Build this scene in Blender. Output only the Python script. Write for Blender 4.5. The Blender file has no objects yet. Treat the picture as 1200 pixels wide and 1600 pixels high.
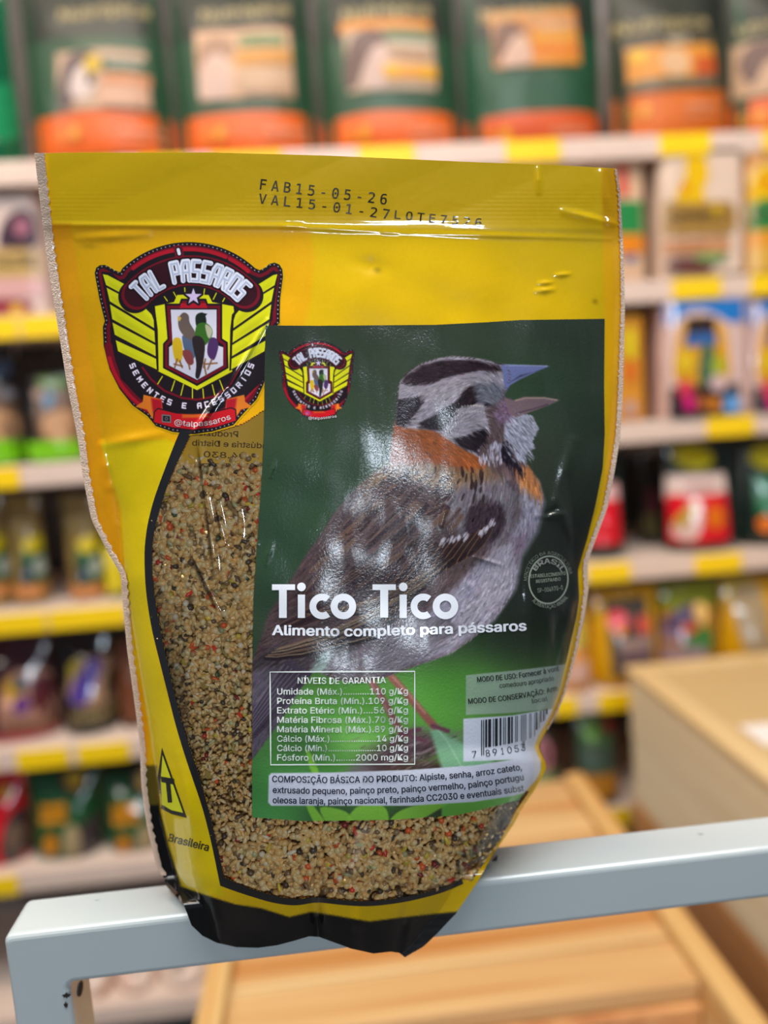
import bpy, bmesh, math, random
import numpy as np
from mathutils import Vector, Matrix

# ---------------------------------------------------------------- camera, world, lamps, exposure
CAM_H = 1.30                                   # camera height over the floor
F = 1200.0                                     # focal length in pixels of the 1200 x 1600 frame
_th = math.radians(7.0)
_X = np.array([15600, 1221, -1200.]); _X /= np.linalg.norm(_X)
_Z = np.array([(1200*math.sin(_th)-1221*math.cos(_th))/15600, math.cos(_th), math.sin(_th)]); _Z /= np.linalg.norm(_Z)
ROT = np.stack([_X, np.cross(_Z, _X), _Z])     # camera frame -> world frame (X along the shelves, Y away, Z up)
ORG = np.array([0, 0, CAM_H])

def at(u, v, y):
    """world point seen at pixel (u, v) on the upright plane y metres away"""
    u = np.asarray(u, float); v = np.asarray(v, float)
    r = np.stack([u-600, 800-v, np.full(np.broadcast(u, v).shape, -F)], -1) @ ROT.T
    return r*(np.asarray(y, float)/r[..., 1])[..., None]+ORG

sc = bpy.context.scene
COL = sc.collection
cam_d = bpy.data.cameras.new('camera'); cam = bpy.data.objects.new('camera', cam_d); COL.objects.link(cam)
cam_d.sensor_fit = 'HORIZONTAL'; cam_d.sensor_width = 36; cam_d.lens = 36*F/1200
cam_d.clip_start = .01
cam.matrix_world = Matrix.Translation(Vector(ORG)) @ Matrix(ROT.tolist()).to_4x4()
cam_d.dof.use_dof = True; cam_d.dof.focus_distance = .239; cam_d.dof.aperture_fstop = 5.6
sc.camera = cam
sc.view_settings.view_transform = 'Standard'; sc.view_settings.look = 'None'
sc.view_settings.gamma = 1; sc.view_settings.use_curve_mapping = False
sc.view_settings.exposure = 0.16
sc.cycles.max_bounces = 6; sc.cycles.transparent_max_bounces = 12
sc.cycles.caustics_reflective = False; sc.cycles.caustics_refractive = False
sc.cycles.use_denoising = True

W = bpy.data.worlds.new('shop_air'); sc.world = W; W.use_nodes = True
W.node_tree.nodes['Background'].inputs[0].default_value = (.80, .86, 1.0, 1)
W.node_tree.nodes['Background'].inputs[1].default_value = .11

def area(name, loc, target, sx, sy, power, col):
    l = bpy.data.lights.new(name, 'AREA'); l.shape = 'RECTANGLE'; l.size = sx; l.size_y = sy; l.energy = power; l.color = col
    o = bpy.data.objects.new(name, l); COL.objects.link(o); o.location = loc
    o.rotation_euler = (Vector(target)-Vector(loc)).to_track_quat('-Z', 'Y').to_euler()
    return o
area('shelf_lamp', (-.1, .20, CAM_H+1.75), (.1, 1.25, CAM_H-.35), 2.4, .3, 43, (1, .82, .66))
area('unseen_ceiling_lamp', (.05, -.08, CAM_H+1.2), (0, .25, CAM_H-.1), 1.2, .35, 15, (.84, .93, 1))
area('unseen_ceiling_lamp', (.42, -3.0, 1.86), (0, .25, CAM_H), .75, .20, 34, (.76, .88, 1))

area('unseen_ceiling_lamp', (-1.7, -.1, CAM_H+1.35), (.3, .6, CAM_H-.4), 1.0, .25, 14, (1, .92, .82))  # unseen lamp added to brighten the bin's left face and the pouch edge

# ---------------------------------------------------------------- helpers
def lin(c):
    c = np.clip(np.asarray(c, float)/255, 0, 1)
    return np.where(c <= .04045, c/12.92, ((c+.055)/1.055)**2.4)

def new_mat(name, rough=.5, coat=0, coat_rough=.05, metal=0, spec=.5):
    m = bpy.data.materials.new(name); m.use_nodes = True
    b = m.node_tree.nodes['Principled BSDF']
    b.inputs['Roughness'].default_value = rough; b.inputs['Metallic'].default_value = metal
    b.inputs['Coat Weight'].default_value = coat; b.inputs['Coat Roughness'].default_value = coat_rough
    b.inputs['Specular IOR Level'].default_value = spec
    return m, m.node_tree, b

def nd(nt, kind, **kw):
    n = nt.nodes.new(kind)
    for k, v in kw.items():
        if k.startswith('_'): setattr(n, k[1:], v)
        else: n.inputs[k.replace('__', ' ')].default_value = v
    return n

_mc = {}
def flat(col, rough=.5, coat=0, wob=.06, gain=1.0, bump=0, bscale=60):
    """paint / plastic / print: one colour with slight procedural variation"""
    key = (tuple(col), rough, coat, wob, gain, bump, bscale)
    if key in _mc: return _mc[key]
    m, nt, b = new_mat('paint', rough, coat)
    c = lin(col)*gain
    tc = nd(nt, 'ShaderNodeTexCoord'); nz = nd(nt, 'ShaderNodeTexNoise', Scale=25.0, Detail=3.0)
    mx = nd(nt, 'ShaderNodeMix', _data_type='RGBA')
    nt.links.new(tc.outputs['Object'], nz.inputs['Vector']); nt.links.new(nz.outputs['Fac'], mx.inputs['Factor'])
    mx.inputs['A'].default_value = (*np.clip(c*(1-wob), 0, 1), 1); mx.inputs['B'].default_value = (*np.clip(c*(1+wob), 0, 1), 1)
    nt.links.new(mx.outputs['Result'], b.inputs['Base Color'])
    if bump:
        n2 = nd(nt, 'ShaderNodeTexNoise', Scale=float(bscale), Detail=2.0); bp = nd(nt, 'ShaderNodeBump', Strength=bump, Distance=.004)
        nt.links.new(tc.outputs['Object'], n2.inputs['Vector']); nt.links.new(n2.outputs['Fac'], bp.inputs['Height']); nt.links.new(bp.outputs['Normal'], b.inputs['Normal'])
    _mc[key] = m
    return m

def vcol_mat(name, rough=.4, coat=1, coat_rough=.06, bump=.25, scale=90, bdist=.0006, spec=.5):
    m, nt, b = new_mat(name, rough, coat, coat_rough, 0, spec)
    a = nd(nt, 'ShaderNodeAttribute', _attribute_name='Col'); nt.links.new(a.outputs['Color'], b.inputs['Base Color'])
    if bump:
        tc = nd(nt, 'ShaderNodeTexCoord'); n2 = nd(nt, 'ShaderNodeTexNoise', Scale=float(scale), Detail=3.0, Distortion=.6)
        bp = nd(nt, 'ShaderNodeBump', Strength=bump, Distance=bdist)
        nt.links.new(tc.outputs['Object'], n2.inputs['Vector']); nt.links.new(n2.outputs['Fac'], bp.inputs['Height'])
        nt.links.new(bp.outputs['Normal'], b.inputs['Normal']); nt.links.new(bp.outputs['Normal'], b.inputs['Coat Normal'])
    return m

def mesh_np(name, V, faces, mat, parent=None, col=None, sm=True, uvw=None):
    """one mesh object from numpy arrays; faces is (M,3) or (M,4)"""
    me = bpy.data.meshes.new(name)
    V = np.asarray(V, np.float32); faces = np.asarray(faces, np.int32); k = faces.shape[1]
    me.vertices.add(len(V)); me.vertices.foreach_set('co', V.ravel())
    me.loops.add(faces.size); me.loops.foreach_set('vertex_index', faces.ravel())
    me.polygons.add(len(faces)); me.polygons.foreach_set('loop_start', np.arange(0, faces.size, k, dtype=np.int32))
    me.update(calc_edges=True)
    if sm: me.polygons.foreach_set('use_smooth', np.ones(len(faces), bool))
    if col is not None:
        at_ = me.color_attributes.new('Col', 'FLOAT_COLOR', 'POINT')
        at_.data.foreach_set('color', np.concatenate([col, np.ones((len(col), 1))], 1).astype(np.float32).ravel())
    me.materials.append(mat)
    o = bpy.data.objects.new(name, me); COL.objects.link(o)
    if parent: o.parent = parent
    return o

def grid_faces(nu, nv):
    i = np.arange((nv-1)*(nu-1)); r, c = i//(nu-1), i % (nu-1); a = r*nu+c
    return np.stack([a, a+nu, a+nu+1, a+1], 1)

def thing(name, label, cat, loc=(0, 0, 0), group=None):
    o = bpy.data.objects.new(name, None); COL.objects.link(o); o.location = loc; o.empty_display_size = .02
    o['label'] = label; o['category'] = cat
    if group: o['group'] = group
    return o

def bm_obj(name, bm, mat, parent=None, sm=False):
    me = bpy.data.meshes.new(name); bm.to_mesh(me); bm.free(); me.materials.append(mat)
    if sm:
        for p in me.polygons: p.use_smooth = True
    o = bpy.data.objects.new(name, me); COL.objects.link(o)
    if parent: o.parent = parent
    return o

def box(name, lo, hi, mat, parent=None, bev=.002, seg=2):
    """bevelled box, in the parent's frame"""
    lo, hi = np.minimum(lo, hi), np.maximum(lo, hi)
    bm = bmesh.new(); bmesh.ops.create_cube(bm, size=1)
    for v in bm.verts:
        v.co = Vector([(lo[i]+hi[i])/2+v.co[i]*(hi[i]-lo[i]) for i in range(3)])
    if bev:
        bmesh.ops.bevel(bm, geom=bm.edges[:], offset=min(bev, .45*min(hi-lo)), segments=seg, profile=.5, affect='EDGES')
    return bm_obj(name, bm, mat, parent, False)

def builtin_font(fn):
    # faces that ship inside Blender itself; the default face stands in if one is absent
    import os
    for kind in ('LOCAL', 'SYSTEM'):
        p = os.path.join(bpy.utils.resource_path(kind), 'datafiles', 'fonts', fn)
        if os.path.exists(p):
            try: return bpy.data.fonts.load(p)
            except Exception: return None
    return None
SANS = builtin_font('Inter.woff2'); MONO = builtin_font('DejaVuSansMono.woff2')
_glyphs = {}
def glyphs(s, bold=0.0, res=3, font=None):
    """flat triangles of a string in the built-in font (x to the right, y up)"""
    key = (s, bold, res, font)
    if key in _glyphs: return _glyphs[key]
    c = bpy.data.curves.new('lettering', 'FONT'); c.body = s; c.resolution_u = res; c.fill_mode = 'FRONT'
    if font or SANS: c.font = font or SANS
    o = bpy.data.objects.new('lettering', c); COL.objects.link(o)
    dg = bpy.context.evaluated_depsgraph_get(); me = o.evaluated_get(dg).to_mesh(); me.calc_loop_triangles()
    V = np.array([v.co[:2] for v in me.vertices], float).reshape(-1, 2); T = np.array([t.vertices[:] for t in me.loop_triangles], int).reshape(-1, 3)
    o.to_mesh_clear(); bpy.data.objects.remove(o); bpy.data.curves.remove(c)
    if bold:      # heavier face: the same outline printed again a hair to each side
        n = len(V); V = np.concatenate([V+np.array(d)*bold for d in ((0, 0), (1, 0), (-1, 0), (.6, .6), (-.6, -.6), (.6, -.6), (-.6, .6))]); T = np.concatenate([T+k*n for k in range(7)])
    _glyphs[key] = (V, T)
    return V, T

def along(path, sx, sy):
    """warp (distance, height) onto a pixel path; height grows away from the path, to its left when going right"""
    P = np.array(path, float)
    if len(P) > 2:
        t = np.arange(len(P)); tt = np.linspace(0, len(P)-1, 60)
        # gentle rounding of the polyline
        Q = np.stack([np.interp(tt, t, P[:, i]) for i in (0, 1)], 1)
        for _ in range(6): Q[1:-1] = (Q[:-2]+2*Q[1:-1]+Q[2:])/4
        P = Q
    seg = np.hypot(*np.diff(P, axis=0).T); cum = np.concatenate([[0], np.cumsum(seg)])
    d = sx*cum[-1]; x = np.interp(d, cum, P[:, 0]); y = np.interp(d, cum, P[:, 1])
    T = np.gradient(P, axis=0); T /= np.hypot(T[:, 0], T[:, 1])[:, None]
    tx = np.interp(d, cum, T[:, 0]); ty = np.interp(d, cum, T[:, 1]); n = np.hypot(tx, ty); tx, ty = tx/n, ty/n
    return x+ty*sy, y-tx*sy

def lettering_uv(s, path, h, bold=0.0, mono=False, res=3):
    """pixel-space triangles of a line of writing fitted to a path, cap height h pixels"""
    if mono:
        VV, TT, n = [], [], len(s)
        for i, ch in enumerate(s):
            if ch == ' ': continue
            V, T = glyphs(ch, bold, res, MONO); V = V.copy()
            w = V[:, 0].max()-V[:, 0].min(); V[:, 0] = (V[:, 0]-V[:, 0].min()-w/2)
            V[:, 0] = (i+.5)/n+V[:, 0]/max(w, .40)*.62/n
            TT.append(T+sum(len(q) for q in VV)); VV.append(V)
        V, T = np.concatenate(VV), np.concatenate(TT)
    else:
        V, T = glyphs(s, bold, res); V = V.copy(); V[:, 0] = (V[:, 0]-V[:, 0].min())/max(1e-6, V[:, 0].max()-V[:, 0].min())
    cap = (.52 if mono and MONO else .509 if SANS else .682)
    u, v = along(path, V[:, 0], V[:, 1]/cap*h)
    return u, v, T
# ---------------------------------------------------------------- print artwork (computed colours for the flat print)
def smooth(pts, n=4):
    P = np.array(pts, float); out = []
    N = len(P)
    for i in range(N):
        a, b, c, d = P[i-1], P[i], P[(i+1) % N], P[(i+2) % N]
        for k in range(n):
            t = k/n
            out.append(.5*((2*b)+(c-a)*t+(2*a-5*b+4*c-d)*t*t+(3*b-a-3*c+d)*t**3))
    return np.array(out)

class Canvas:
    def __init__(s, u0, v0, u1, v1, step, base):
        s.u0, s.v0, s.st = u0, v0, step
        s.w = int(round((u1-u0)/step))+1; s.h = int(round((v1-v0)/step))+1
        s.a = np.ones((s.h, s.w, 3), np.float32)*np.array(base, np.float32)/255
        s.T = None
    def box(s, lo, hi):
        i0 = max(0, int((lo[0]-s.u0)/s.st)); i1 = min(s.w, int((hi[0]-s.u0)/s.st)+2)
        j0 = max(0, int((lo[1]-s.v0)/s.st)); j1 = min(s.h, int((hi[1]-s.v0)/s.st)+2)
        return i0, i1, j0, j1
    def grid(s, b):
        i0, i1, j0, j1 = b
        return np.meshgrid(s.u0+np.arange(i0, i1)*s.st, s.v0+np.arange(j0, j1)*s.st)
    def blend(s, b, col, al):
        i0, i1, j0, j1 = b
        c = np.array(col, np.float32)/255 if not isinstance(col, np.ndarray) or col.ndim == 1 else col
        R = s.a[j0:j1, i0:i1]
        R += (c-R)*al[..., None].astype(np.float32)
    def tf(s, P):
        P = np.array(P, float)
        return s.T(P) if s.T else P
    def sdf(s, P, mar, closed=True):
        b = s.box(P.min(0)-mar, P.max(0)+mar)
        if b[1] <= b[0] or b[3] <= b[2]: return None, b
        X, Y = s.grid(b)
        d2 = np.full(X.shape, 1e9); ins = np.zeros(X.shape, bool)
        Q = np.roll(P, -1, 0) if closed else P[1:]
        for (ax, ay), (bx, by) in zip(P if closed else P[:-1], Q):
            ex, ey = bx-ax, by-ay; L = ex*ex+ey*ey+1e-9
            t = np.clip(((X-ax)*ex+(Y-ay)*ey)/L, 0, 1)
            d2 = np.minimum(d2, (X-ax-t*ex)**2+(Y-ay-t*ey)**2)
            if closed and ay != by:
                c = (ay > Y) != (by > Y)
                ins ^= c & (X < ex*(Y-ay)/(by-ay)+ax)
        d = np.sqrt(d2)
        if closed: d = np.where(ins, -d, d)
        return d, b
    def poly(s, pts, col, soft=1.0, grow=0, al=1.0, sm=False):
        P = s.tf(smooth(pts) if sm else pts)
        d, b = s.sdf(P, grow+soft+1)
        if d is None: return
        s.blend(b, col, np.clip(.5-(d-grow)/soft, 0, 1)*al)
    def line(s, pts, col, w, soft=1.0, al=1.0, sm=False):
        P = s.tf(pts)
        d, b = s.sdf(P, w+soft+1, False)
        if d is None: return
        s.blend(b, col, np.clip(.5-(d-w/2)/soft, 0, 1)*al)
    def blob(s, x, y, rx, ry, col, al=1.0, ang=0, pw=1.0):
        r = max(rx, ry)*2.2
        b = s.box((x-r, y-r), (x+r, y+r))
        if b[1] <= b[0] or b[3] <= b[2]: return
        X, Y = s.grid(b); ca, sa = math.cos(ang), math.sin(ang)
        p = ((X-x)*ca+(Y-y)*sa)/rx; q = (-(X-x)*sa+(Y-y)*ca)/ry
        s.blend(b, col, al*np.exp(-((p*p+q*q)**pw)))
    def dab(s, x, y, dx, dy, L, w, col, al):
        # one tapered barb of a feather
        x1, y1 = x+dx*L, y+dy*L
        b = s.box((min(x, x1)-w-1, min(y, y1)-w-1), (max(x, x1)+w+1, max(y, y1)+w+1))
        if b[1] <= b[0] or b[3] <= b[2]: return
        X, Y = s.grid(b)
        t = ((X-x)*dx+(Y-y)*dy)/L; d = np.abs((X-x)*-dy+(Y-y)*dx)
        tc = np.clip(t, 0, 1); ww = w*(.35+.65*np.sin(np.pi*np.clip(tc*.8+.1, 0, 1)))
        dd = np.hypot(d, (t-tc)*L)
        s.blend(b, col, np.clip((ww/2-dd)/.8+.5, 0, 1)*al)
    def get(s, x, y):
        i = min(s.w-1, max(0, int((x-s.u0)/s.st))); j = min(s.h-1, max(0, int((y-s.v0)/s.st)))
        return s.a[j, i]
    def noise(s, amp, seed=1):
        r = np.random.RandomState(seed)
        s.a += (r.rand(s.h, s.w, 1).astype(np.float32)-.5)*amp/255*2

BIRD = [(612,722),(611,700),(615,685),(619,660),(621,627),(626,597),(637,583),(657,569),(682,561),(707,557),(735,559),(760,563),(780,569),
 (792,571),(797,590),(792,606),(787,620),(800,625),(806,645),(830,650),(836,661),(841,670),(836,680),(830,690),(835,700),(821,707),(822,722),(829,735),(840,750),
 (847,768),(848,785),(844,808),(835,830),(822,850),(810,885),(803,918),(787,948),(768,971),(736,999),(700,1022),(661,1036),(630,1048),(593,1060),(560,1066),(520,1060),(485,1050),
 (452,1106),(421,1150),(392,1188),(380,1190),(380,1060),(396,1030),(405,1005),(411,995),(420,962),(434,940),(452,914),(467,887),(481,864),(506,831),(517,810),(535,786),(557,763),(580,743),(600,731)]

def paint_label(step=1.0):
    c = Canvas(386, 490, 954, 1296, step, (50, 61, 47))
    rnd = np.random.RandomState(5)
    B = c.blob
    # out of focus garden behind the bird
    for x, y, rx, ry, col, al in [
        (420,520,120,60,(38,48,46),.8),(520,520,130,50,(52,60,44),.5),(470,760,150,160,(52,78,54),.7),(430,880,90,130,(38,66,46),.5),
        (830,610,90,60,(48,74,48),.6),(880,520,110,40,(46,58,48),.6),(860,700,70,60,(52,60,42),.5),(900,680,50,120,(46,58,50),.7),
        (900,850,90,110,(38,40,36),.9),(880,960,140,110,(32,36,32),.95),(800,1010,110,70,(30,36,30),.9),(740,1000,60,40,(40,60,38),.4),
        (720,1075,110,42,(86,160,58),.85),(660,1150,130,90,(106,186,70),.9),(560,1130,120,90,(112,190,72),.85),(500,1120,90,70,(92,160,66),.6),
        (470,1210,110,70,(76,142,62),.85),(430,1260,90,60,(78,160,84),.8),(840,1150,120,90,(120,176,88),.7),(880,1060,100,50,(72,96,62),.5),
        (560,1160,60,40,(150,214,110),.6),(470,1160,40,40,(60,100,56),.5),(600,1250,190,40,(70,120,52),.7),(700,1265,60,20,(60,66,52),.8),
        (860,1240,80,40,(110,190,80),.8),(520,1275,40,20,(48,58,48),.6),(640,1275,30,14,(60,60,56),.6)]:
        B(x, y, rx, ry, col, al)
    # branch, leaves, legs
    for x, y, rx, ry, col, al, an in [(640,1172,70,22,(72,50,58),.95,-.15),(600,1195,46,20,(96,74,84),.9,-.4),(560,1205,26,14,(130,112,124),.7,-.5),
        (655,1150,30,14,(118,84,96),.7,.2),(650,1200,60,14,(84,52,44),.8,0),(690,1205,40,12,(60,44,48),.8,.1),(700,1150,40,12,(120,140,120),.5,.3)]:
        B(x, y, rx, ry, col, al, an, 1.6)
    for k in range(160):
        x, y = rnd.normal(640, 40), rnd.normal(1178, 16)
        c.dab(x, y, .9, -.42, rnd.uniform(8, 26), rnd.uniform(1.5, 4), np.array([(58,38,44),(140,112,120),(100,70,74),(170,150,160)][rnd.randint(4)], float), .35)
    c.poly([(672,1128),(700,1150),(740,1170),(770,1190),(765,1206),(700,1206),(684,1180)], (138,190,150), 7, al=.9, sm=True)
    c.line([(676,1130),(700,1160),(722,1200)], (176,214,180), 3, 3, .5)
    c.line([(576,1058),(600,1095),(618,1130),(630,1148)], (150,96,92), 11, 5)
    c.line([(574,1060),(598,1097),(616,1132)], (190,140,130), 3, 3, .6)
    c.line([(612,1058),(640,1090),(662,1116),(678,1134)], (158,98,84), 12, 5)
    c.line([(614,1058),(642,1088),(664,1114)], (204,150,130), 3.5, 3, .6)
    for a, b_, w in [((628,1146),(655,1140),7),((628,1148),(612,1162),7),((676,1134),(700,1142),6),((640,1150),(664,1158),6)]:
        c.line([a, b_], (116,70,84), w, 4)
    for P in [[(478,1172),(486,1178),(498,1206),(494,1214),(484,1200)], [(500,1262),(540,1268),(556,1290),(556,1296),(520,1296)],
              [(540,1296),(556,1262),(590,1256),(606,1270),(600,1296)], [(604,1296),(620,1270),(660,1256),(700,1254),(680,1268),(640,1290)],
              [(476,1250),(492,1262),(512,1290),(508,1296),(490,1284)]]:
        c.poly(P, (136, 196, 66), 3, al=.9, sm=True)
    c.poly([(690,1252),(760,1246),(830,1236),(950,1210),(950,1270),(690,1284)], (112, 184, 72), 4, al=.85)
    # ---- bird block-in
    bg = c.a.copy()
    Q = c.poly
    Q(BIRD, (86,70,72), 2.5, sm=True)
    Q([(606,722),(640,716),(700,722),(760,728),(790,745),(770,770),(720,780),(680,790),(620,790),(560,790),(560,765)], (124,98,74), 14)
    Q([(560,765),(620,740),(690,760),(740,780),(720,850),(660,900),(560,960),(440,1010),(400,1024),(420,960),(470,884),(520,808)], (74,58,60), 10)
    Q([(690,770),(740,748),(790,745),(812,770),(800,830),(780,850),(740,850),(700,810)], (112,104,112), 12)
    Q([(735,790),(770,775),(790,800),(782,835),(756,850),(728,840)], (58,44,52), 7, sm=True)
    Q([(812,738),(840,752),(850,785),(840,830),(815,870),(805,920),(770,970),(700,1020),(600,1050),(560,1030),(640,980),(700,930),(745,880),(790,850),(815,800)], (148,142,158), 12)
    Q([(770,850),(812,850),(806,910),(770,965),(700,1020),(690,990),(740,930)], (160,152,164), 14, al=.8)
    Q([(800,840),(830,820),(822,850),(806,880)], (118,98,116), 10, al=.8)
    Q([(500,1030),(560,985),(640,960),(700,960),(720,985),(660,1030),(600,1050),(540,1060)], (100,92,100), 14, al=.85)
    Q([(430,1010),(560,975),(640,950),(600,990),(520,1030),(470,1050),(400,1060),(396,1030)], (62,54,58), 8)
    Q([(486,1048),(500,1022),(516,1012),(520,1030),(512,1052)], (136,156,152), 7, al=.85)
    Q([(380,1190),(380,1060),(410,1040),(470,1040),(485,1050),(452,1106),(421,1150),(392,1188)], (84,76,88), 4)
    Q([(800,726),(826,730),(842,754),(848,780),(836,775),(814,756)], (176,112,66), 7)
    # head
    Q([(611,722),(613,690),(618,658),(640,662),(675,670),(692,672),(706,690),(726,703),(748,713),(760,728),(730,732),(680,724),(640,722)], (136,74,40), 4, sm=True)
    Q([(624,604),(626,595),(638,582),(657,568),(682,560),(707,556),(735,558),(760,562),(784,570),(792,600),(780,612),(757,640),(765,672),(745,712),(705,690),(675,672),(630,668),(618,664)], (142,134,144), 2)
    Q([(627,599),(633,588),(657,571),(690,563),(735,562),(780,571),(784,580),(750,578),(712,586),(690,592),(672,601),(640,603)], (40,28,34), 4)
    Q([(622,624),(655,620),(658,634),(642,654),(630,668),(618,664)], (38,28,34), 3)
    Q([(730,605),(745,600),(758,606),(760,628),(745,630),(736,634),(712,640),(702,660),(690,672),(674,672),(652,668),(654,660),(672,652),(690,640),(708,630),(720,616)], (36,27,32), 3)
    Q([(737,598),(770,594),(788,606),(784,625),(765,634),(745,628),(740,612)], (98,98,110), 7)
    Q([(704,686),(730,680),(754,668),(764,672),(757,690),(744,706),(727,701),(710,692)], (34,26,32), 3)
    Q([(783,690),(798,690),(800,712),(818,735),(822,742),(800,728),(784,720),(780,706)], (32,25,36), 3)
    Q([(790,652),(812,646),(832,650),(841,670),(836,680),(830,690),(836,700),(821,708),(823,724),(806,716),(800,694),(786,684)], (150,150,166), 3)
    Q([(768,644),(784,624),(798,628),(802,644),(794,658),(778,660)], (112,90,114), 7)
    B(760, 632, 5, 3.4, (16,14,18), .9)
    # feather passes: direction field from anchors
    A = np.array([(640,580,1,-.25),(720,575,1,.05),(660,630,.75,-.6),(720,620,.7,-.6),(720,650,.8,-.5),(770,600,.5,.6),(780,690,.05,1),(820,680,.6,.7),(740,700,.6,.5),
        (640,690,.8,.25),(700,700,.85,.45),(640,740,-.7,.6),(700,750,-.6,.75),(760,760,-.2,1),(600,800,-.62,.78),(520,880,-.6,.8),(660,830,-.55,.83),(720,830,-.5,.86),
        (640,900,-.75,.66),(560,950,-.88,.48),(460,990,-.9,.42),(600,985,-.9,.35),(790,800,-.35,.9),(830,800,-.1,1),(800,880,-.3,.95),(740,940,-.6,.75),(680,1000,-.8,.55),
        (600,1030,-.9,.35),(520,1030,-.8,.5),(430,1090,-.55,.83),(400,1150,-.5,.86),(840,760,.1,1)], float)
    def field(x, y):
        w = 1/((A[:, 0]-x)**2+(A[:, 1]-y)**2+60)**1.5
        d = (A[:, 2:]*w[:, None]).sum(0); return d/(np.hypot(*d)+1e-6)
    ps = smooth(BIRD); X, Y = c.grid((0, c.w, 0, c.h))
    dist, b = c.sdf(ps, 3)
    D = np.full((c.h, c.w), 9.0); D[b[2]:b[3], b[0]:b[1]] = dist
    ink = c.a.copy()
    def src(x, y):
        i = min(c.w-1, max(0, int((x-c.u0)/c.st))); j = min(c.h-1, max(0, int((y-c.v0)/c.st)))
        return ink[j, i]*255, D[j, i]
    n = 0
    while n < 15000:
        x, y = rnd.uniform(388, 850), rnd.uniform(556, 1190)
        col, dd = src(x, y)
        if dd > -1.5: continue
        n += 1
        head = y < 722 and x > 610
        d = field(x, y)+rnd.normal(0, .10, 2); d /= np.hypot(*d)
        L = rnd.uniform(4, 13) if head else rnd.uniform(6, 20)
        if x > 700 and y > 780: L *= .6
        e, dd = src(x+d[0]*L, y+d[1]*L)
        if dd > 1.5: L *= .35
        k = rnd.normal(0, 1); dark = col.mean() < 60
        colr = col*(1+k*(.20 if not dark else .3))+rnd.normal(0, 3, 3)
        c.dab(x, y, d[0], d[1], L, rnd.uniform(.9, 2.2 if head else 2.8), np.clip(colr, 8, 235), .6)
    # mantle blotches and long wing feathers
    for k in range(60):
        x, y = rnd.uniform(596, 760), rnd.uniform(728, 775)
        if y < 722+abs(x-680)*.05: continue
        d = field(x, y); c.dab(x, y, d[0], d[1], rnd.uniform(8, 17), rnd.uniform(3, 6), np.array((46,32,34), float), .75)
    def feather(x, y, ang, L, w, core, edge, bend=0.0, al=.95):
        P, n_ = [], 14
        for i in range(n_+1):
            t = i/n_; a = ang+bend*t
            P.append((x+math.cos(a)*L*t, y+math.sin(a)*L*t))
        P = np.array(P); T = np.gradient(P, axis=0); T /= np.hypot(T[:, 0], T[:, 1])[:, None]; N = np.stack([-T[:, 1], T[:, 0]], 1)
        prof = w/2*np.sin(np.pi*np.clip(np.linspace(.12, 1, n_+1), 0, 1))**.55
        l, r = P+N*prof[:, None], P-N*prof[:, None]
        c.poly(np.concatenate([l, r[::-1]]), core, 1.6, al=al)
        c.line(l[1:], edge, 1.3, 1.2, .7); c.line(r[1:], edge, 1.0, 1.2, .45)
        c.line(P[1:-1], [max(0, q-24) for q in core], .9, 1.0, .7)
        for i in range(int(L*.7)):
            t = rnd.rand(); q = P[int(t*n_)]; sgn = 1 if rnd.rand() < .5 else -1
            d = T[int(t*n_)]*.8+N[int(t*n_)]*sgn*.5; d /= np.hypot(*d)
            c.dab(q[0], q[1], d[0], d[1], w*.45, .9, np.clip(np.array(core, float)*(1+rnd.normal(0, .25)), 10, 200), .5)
    buff, rust, pale = (126,98,80), (122,84,64), (178,152,120)
    for x, y, a, L, w in [(600,770,2.30,95,20),(640,775,2.26,100,20),(585,800,2.24,100,17),(560,820,2.24,95,16),(660,800,2.25,105,19),(620,835,2.28,100,17),
                          (545,850,2.22,80,14),(595,860,2.34,90,15),(530,875,2.25,80,14),(650,850,2.3,90,16),(700,790,2.2,80,18)]:
        feather(x, y, a, L, w, (58,42,46), buff, .1, .8)
        for q in range(5):
            X0, Y0 = x+rnd.normal(0, 14), y+rnd.normal(0, 14)
            feather(X0, Y0, a+rnd.normal(.03, .08), L*rnd.uniform(.4, .8), w*rnd.uniform(.4, .75), [(52,38,42),(74,56,58),(96,74,62),(40,30,34)][rnd.randint(4)], [buff, rust, (110,88,82)][rnd.randint(3)], .12, .75)
    for k in range(9):
        t = k/8
        feather(600-t*30+rnd.normal(0, 16), 862+t*74, 2.44+.22*t, 170-t*30, 13, (52,38,42), rust if k % 2 else buff, .08, .85)
    for k, (x, y) in enumerate([(668,850),(684,848),(699,846),(713,842),(727,838),(741,833),(755,826),(768,820)]):
        feather(x, y, 2.06+.05*(7-k)/7, 92-4*k, 13, (50,36,38), (158,112,76), .16)
    for k in range(9):
        feather(700-k*9, 872+k*9, 2.42+k*.05, 150, 7, (42,32,36), (150,124,92), .22)
    for k in range(0, 15):
        if k in (3, 6, 10, 13): continue
        P_ = [(706-k*8.5, 872+k*8.6), (650-k*9, 915+k*6.6), (575-k*6, 958+k*4.2), (500-k*3.5, 990+k*2.4), (436-k*1.5, 1012+k*1.0)]
        Pm = [((a_[0]+b_[0])/2, (a_[1]+b_[1])/2+1.6) for a_, b_ in zip(P_[:-1], P_[1:])]
        Pf = [P_[0], Pm[0], P_[1], Pm[1], P_[2], Pm[2], P_[3], Pm[3], P_[4]]
        c.line([(x, y+3) for x, y in Pf], (34,27,31), 6, 1.8, .85)
        c.line(Pf[:7 if k % 4 == 1 else 9], pale if k % 3 else (140,104,82), 1.0 if k % 2 else 1.5, 1.2, .7)
    for k in range(6):
        feather(455+k*6, 1030+k*4, 2.13+k*.03, 170, 14, (62,54,66), (128,118,136), .02)
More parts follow.
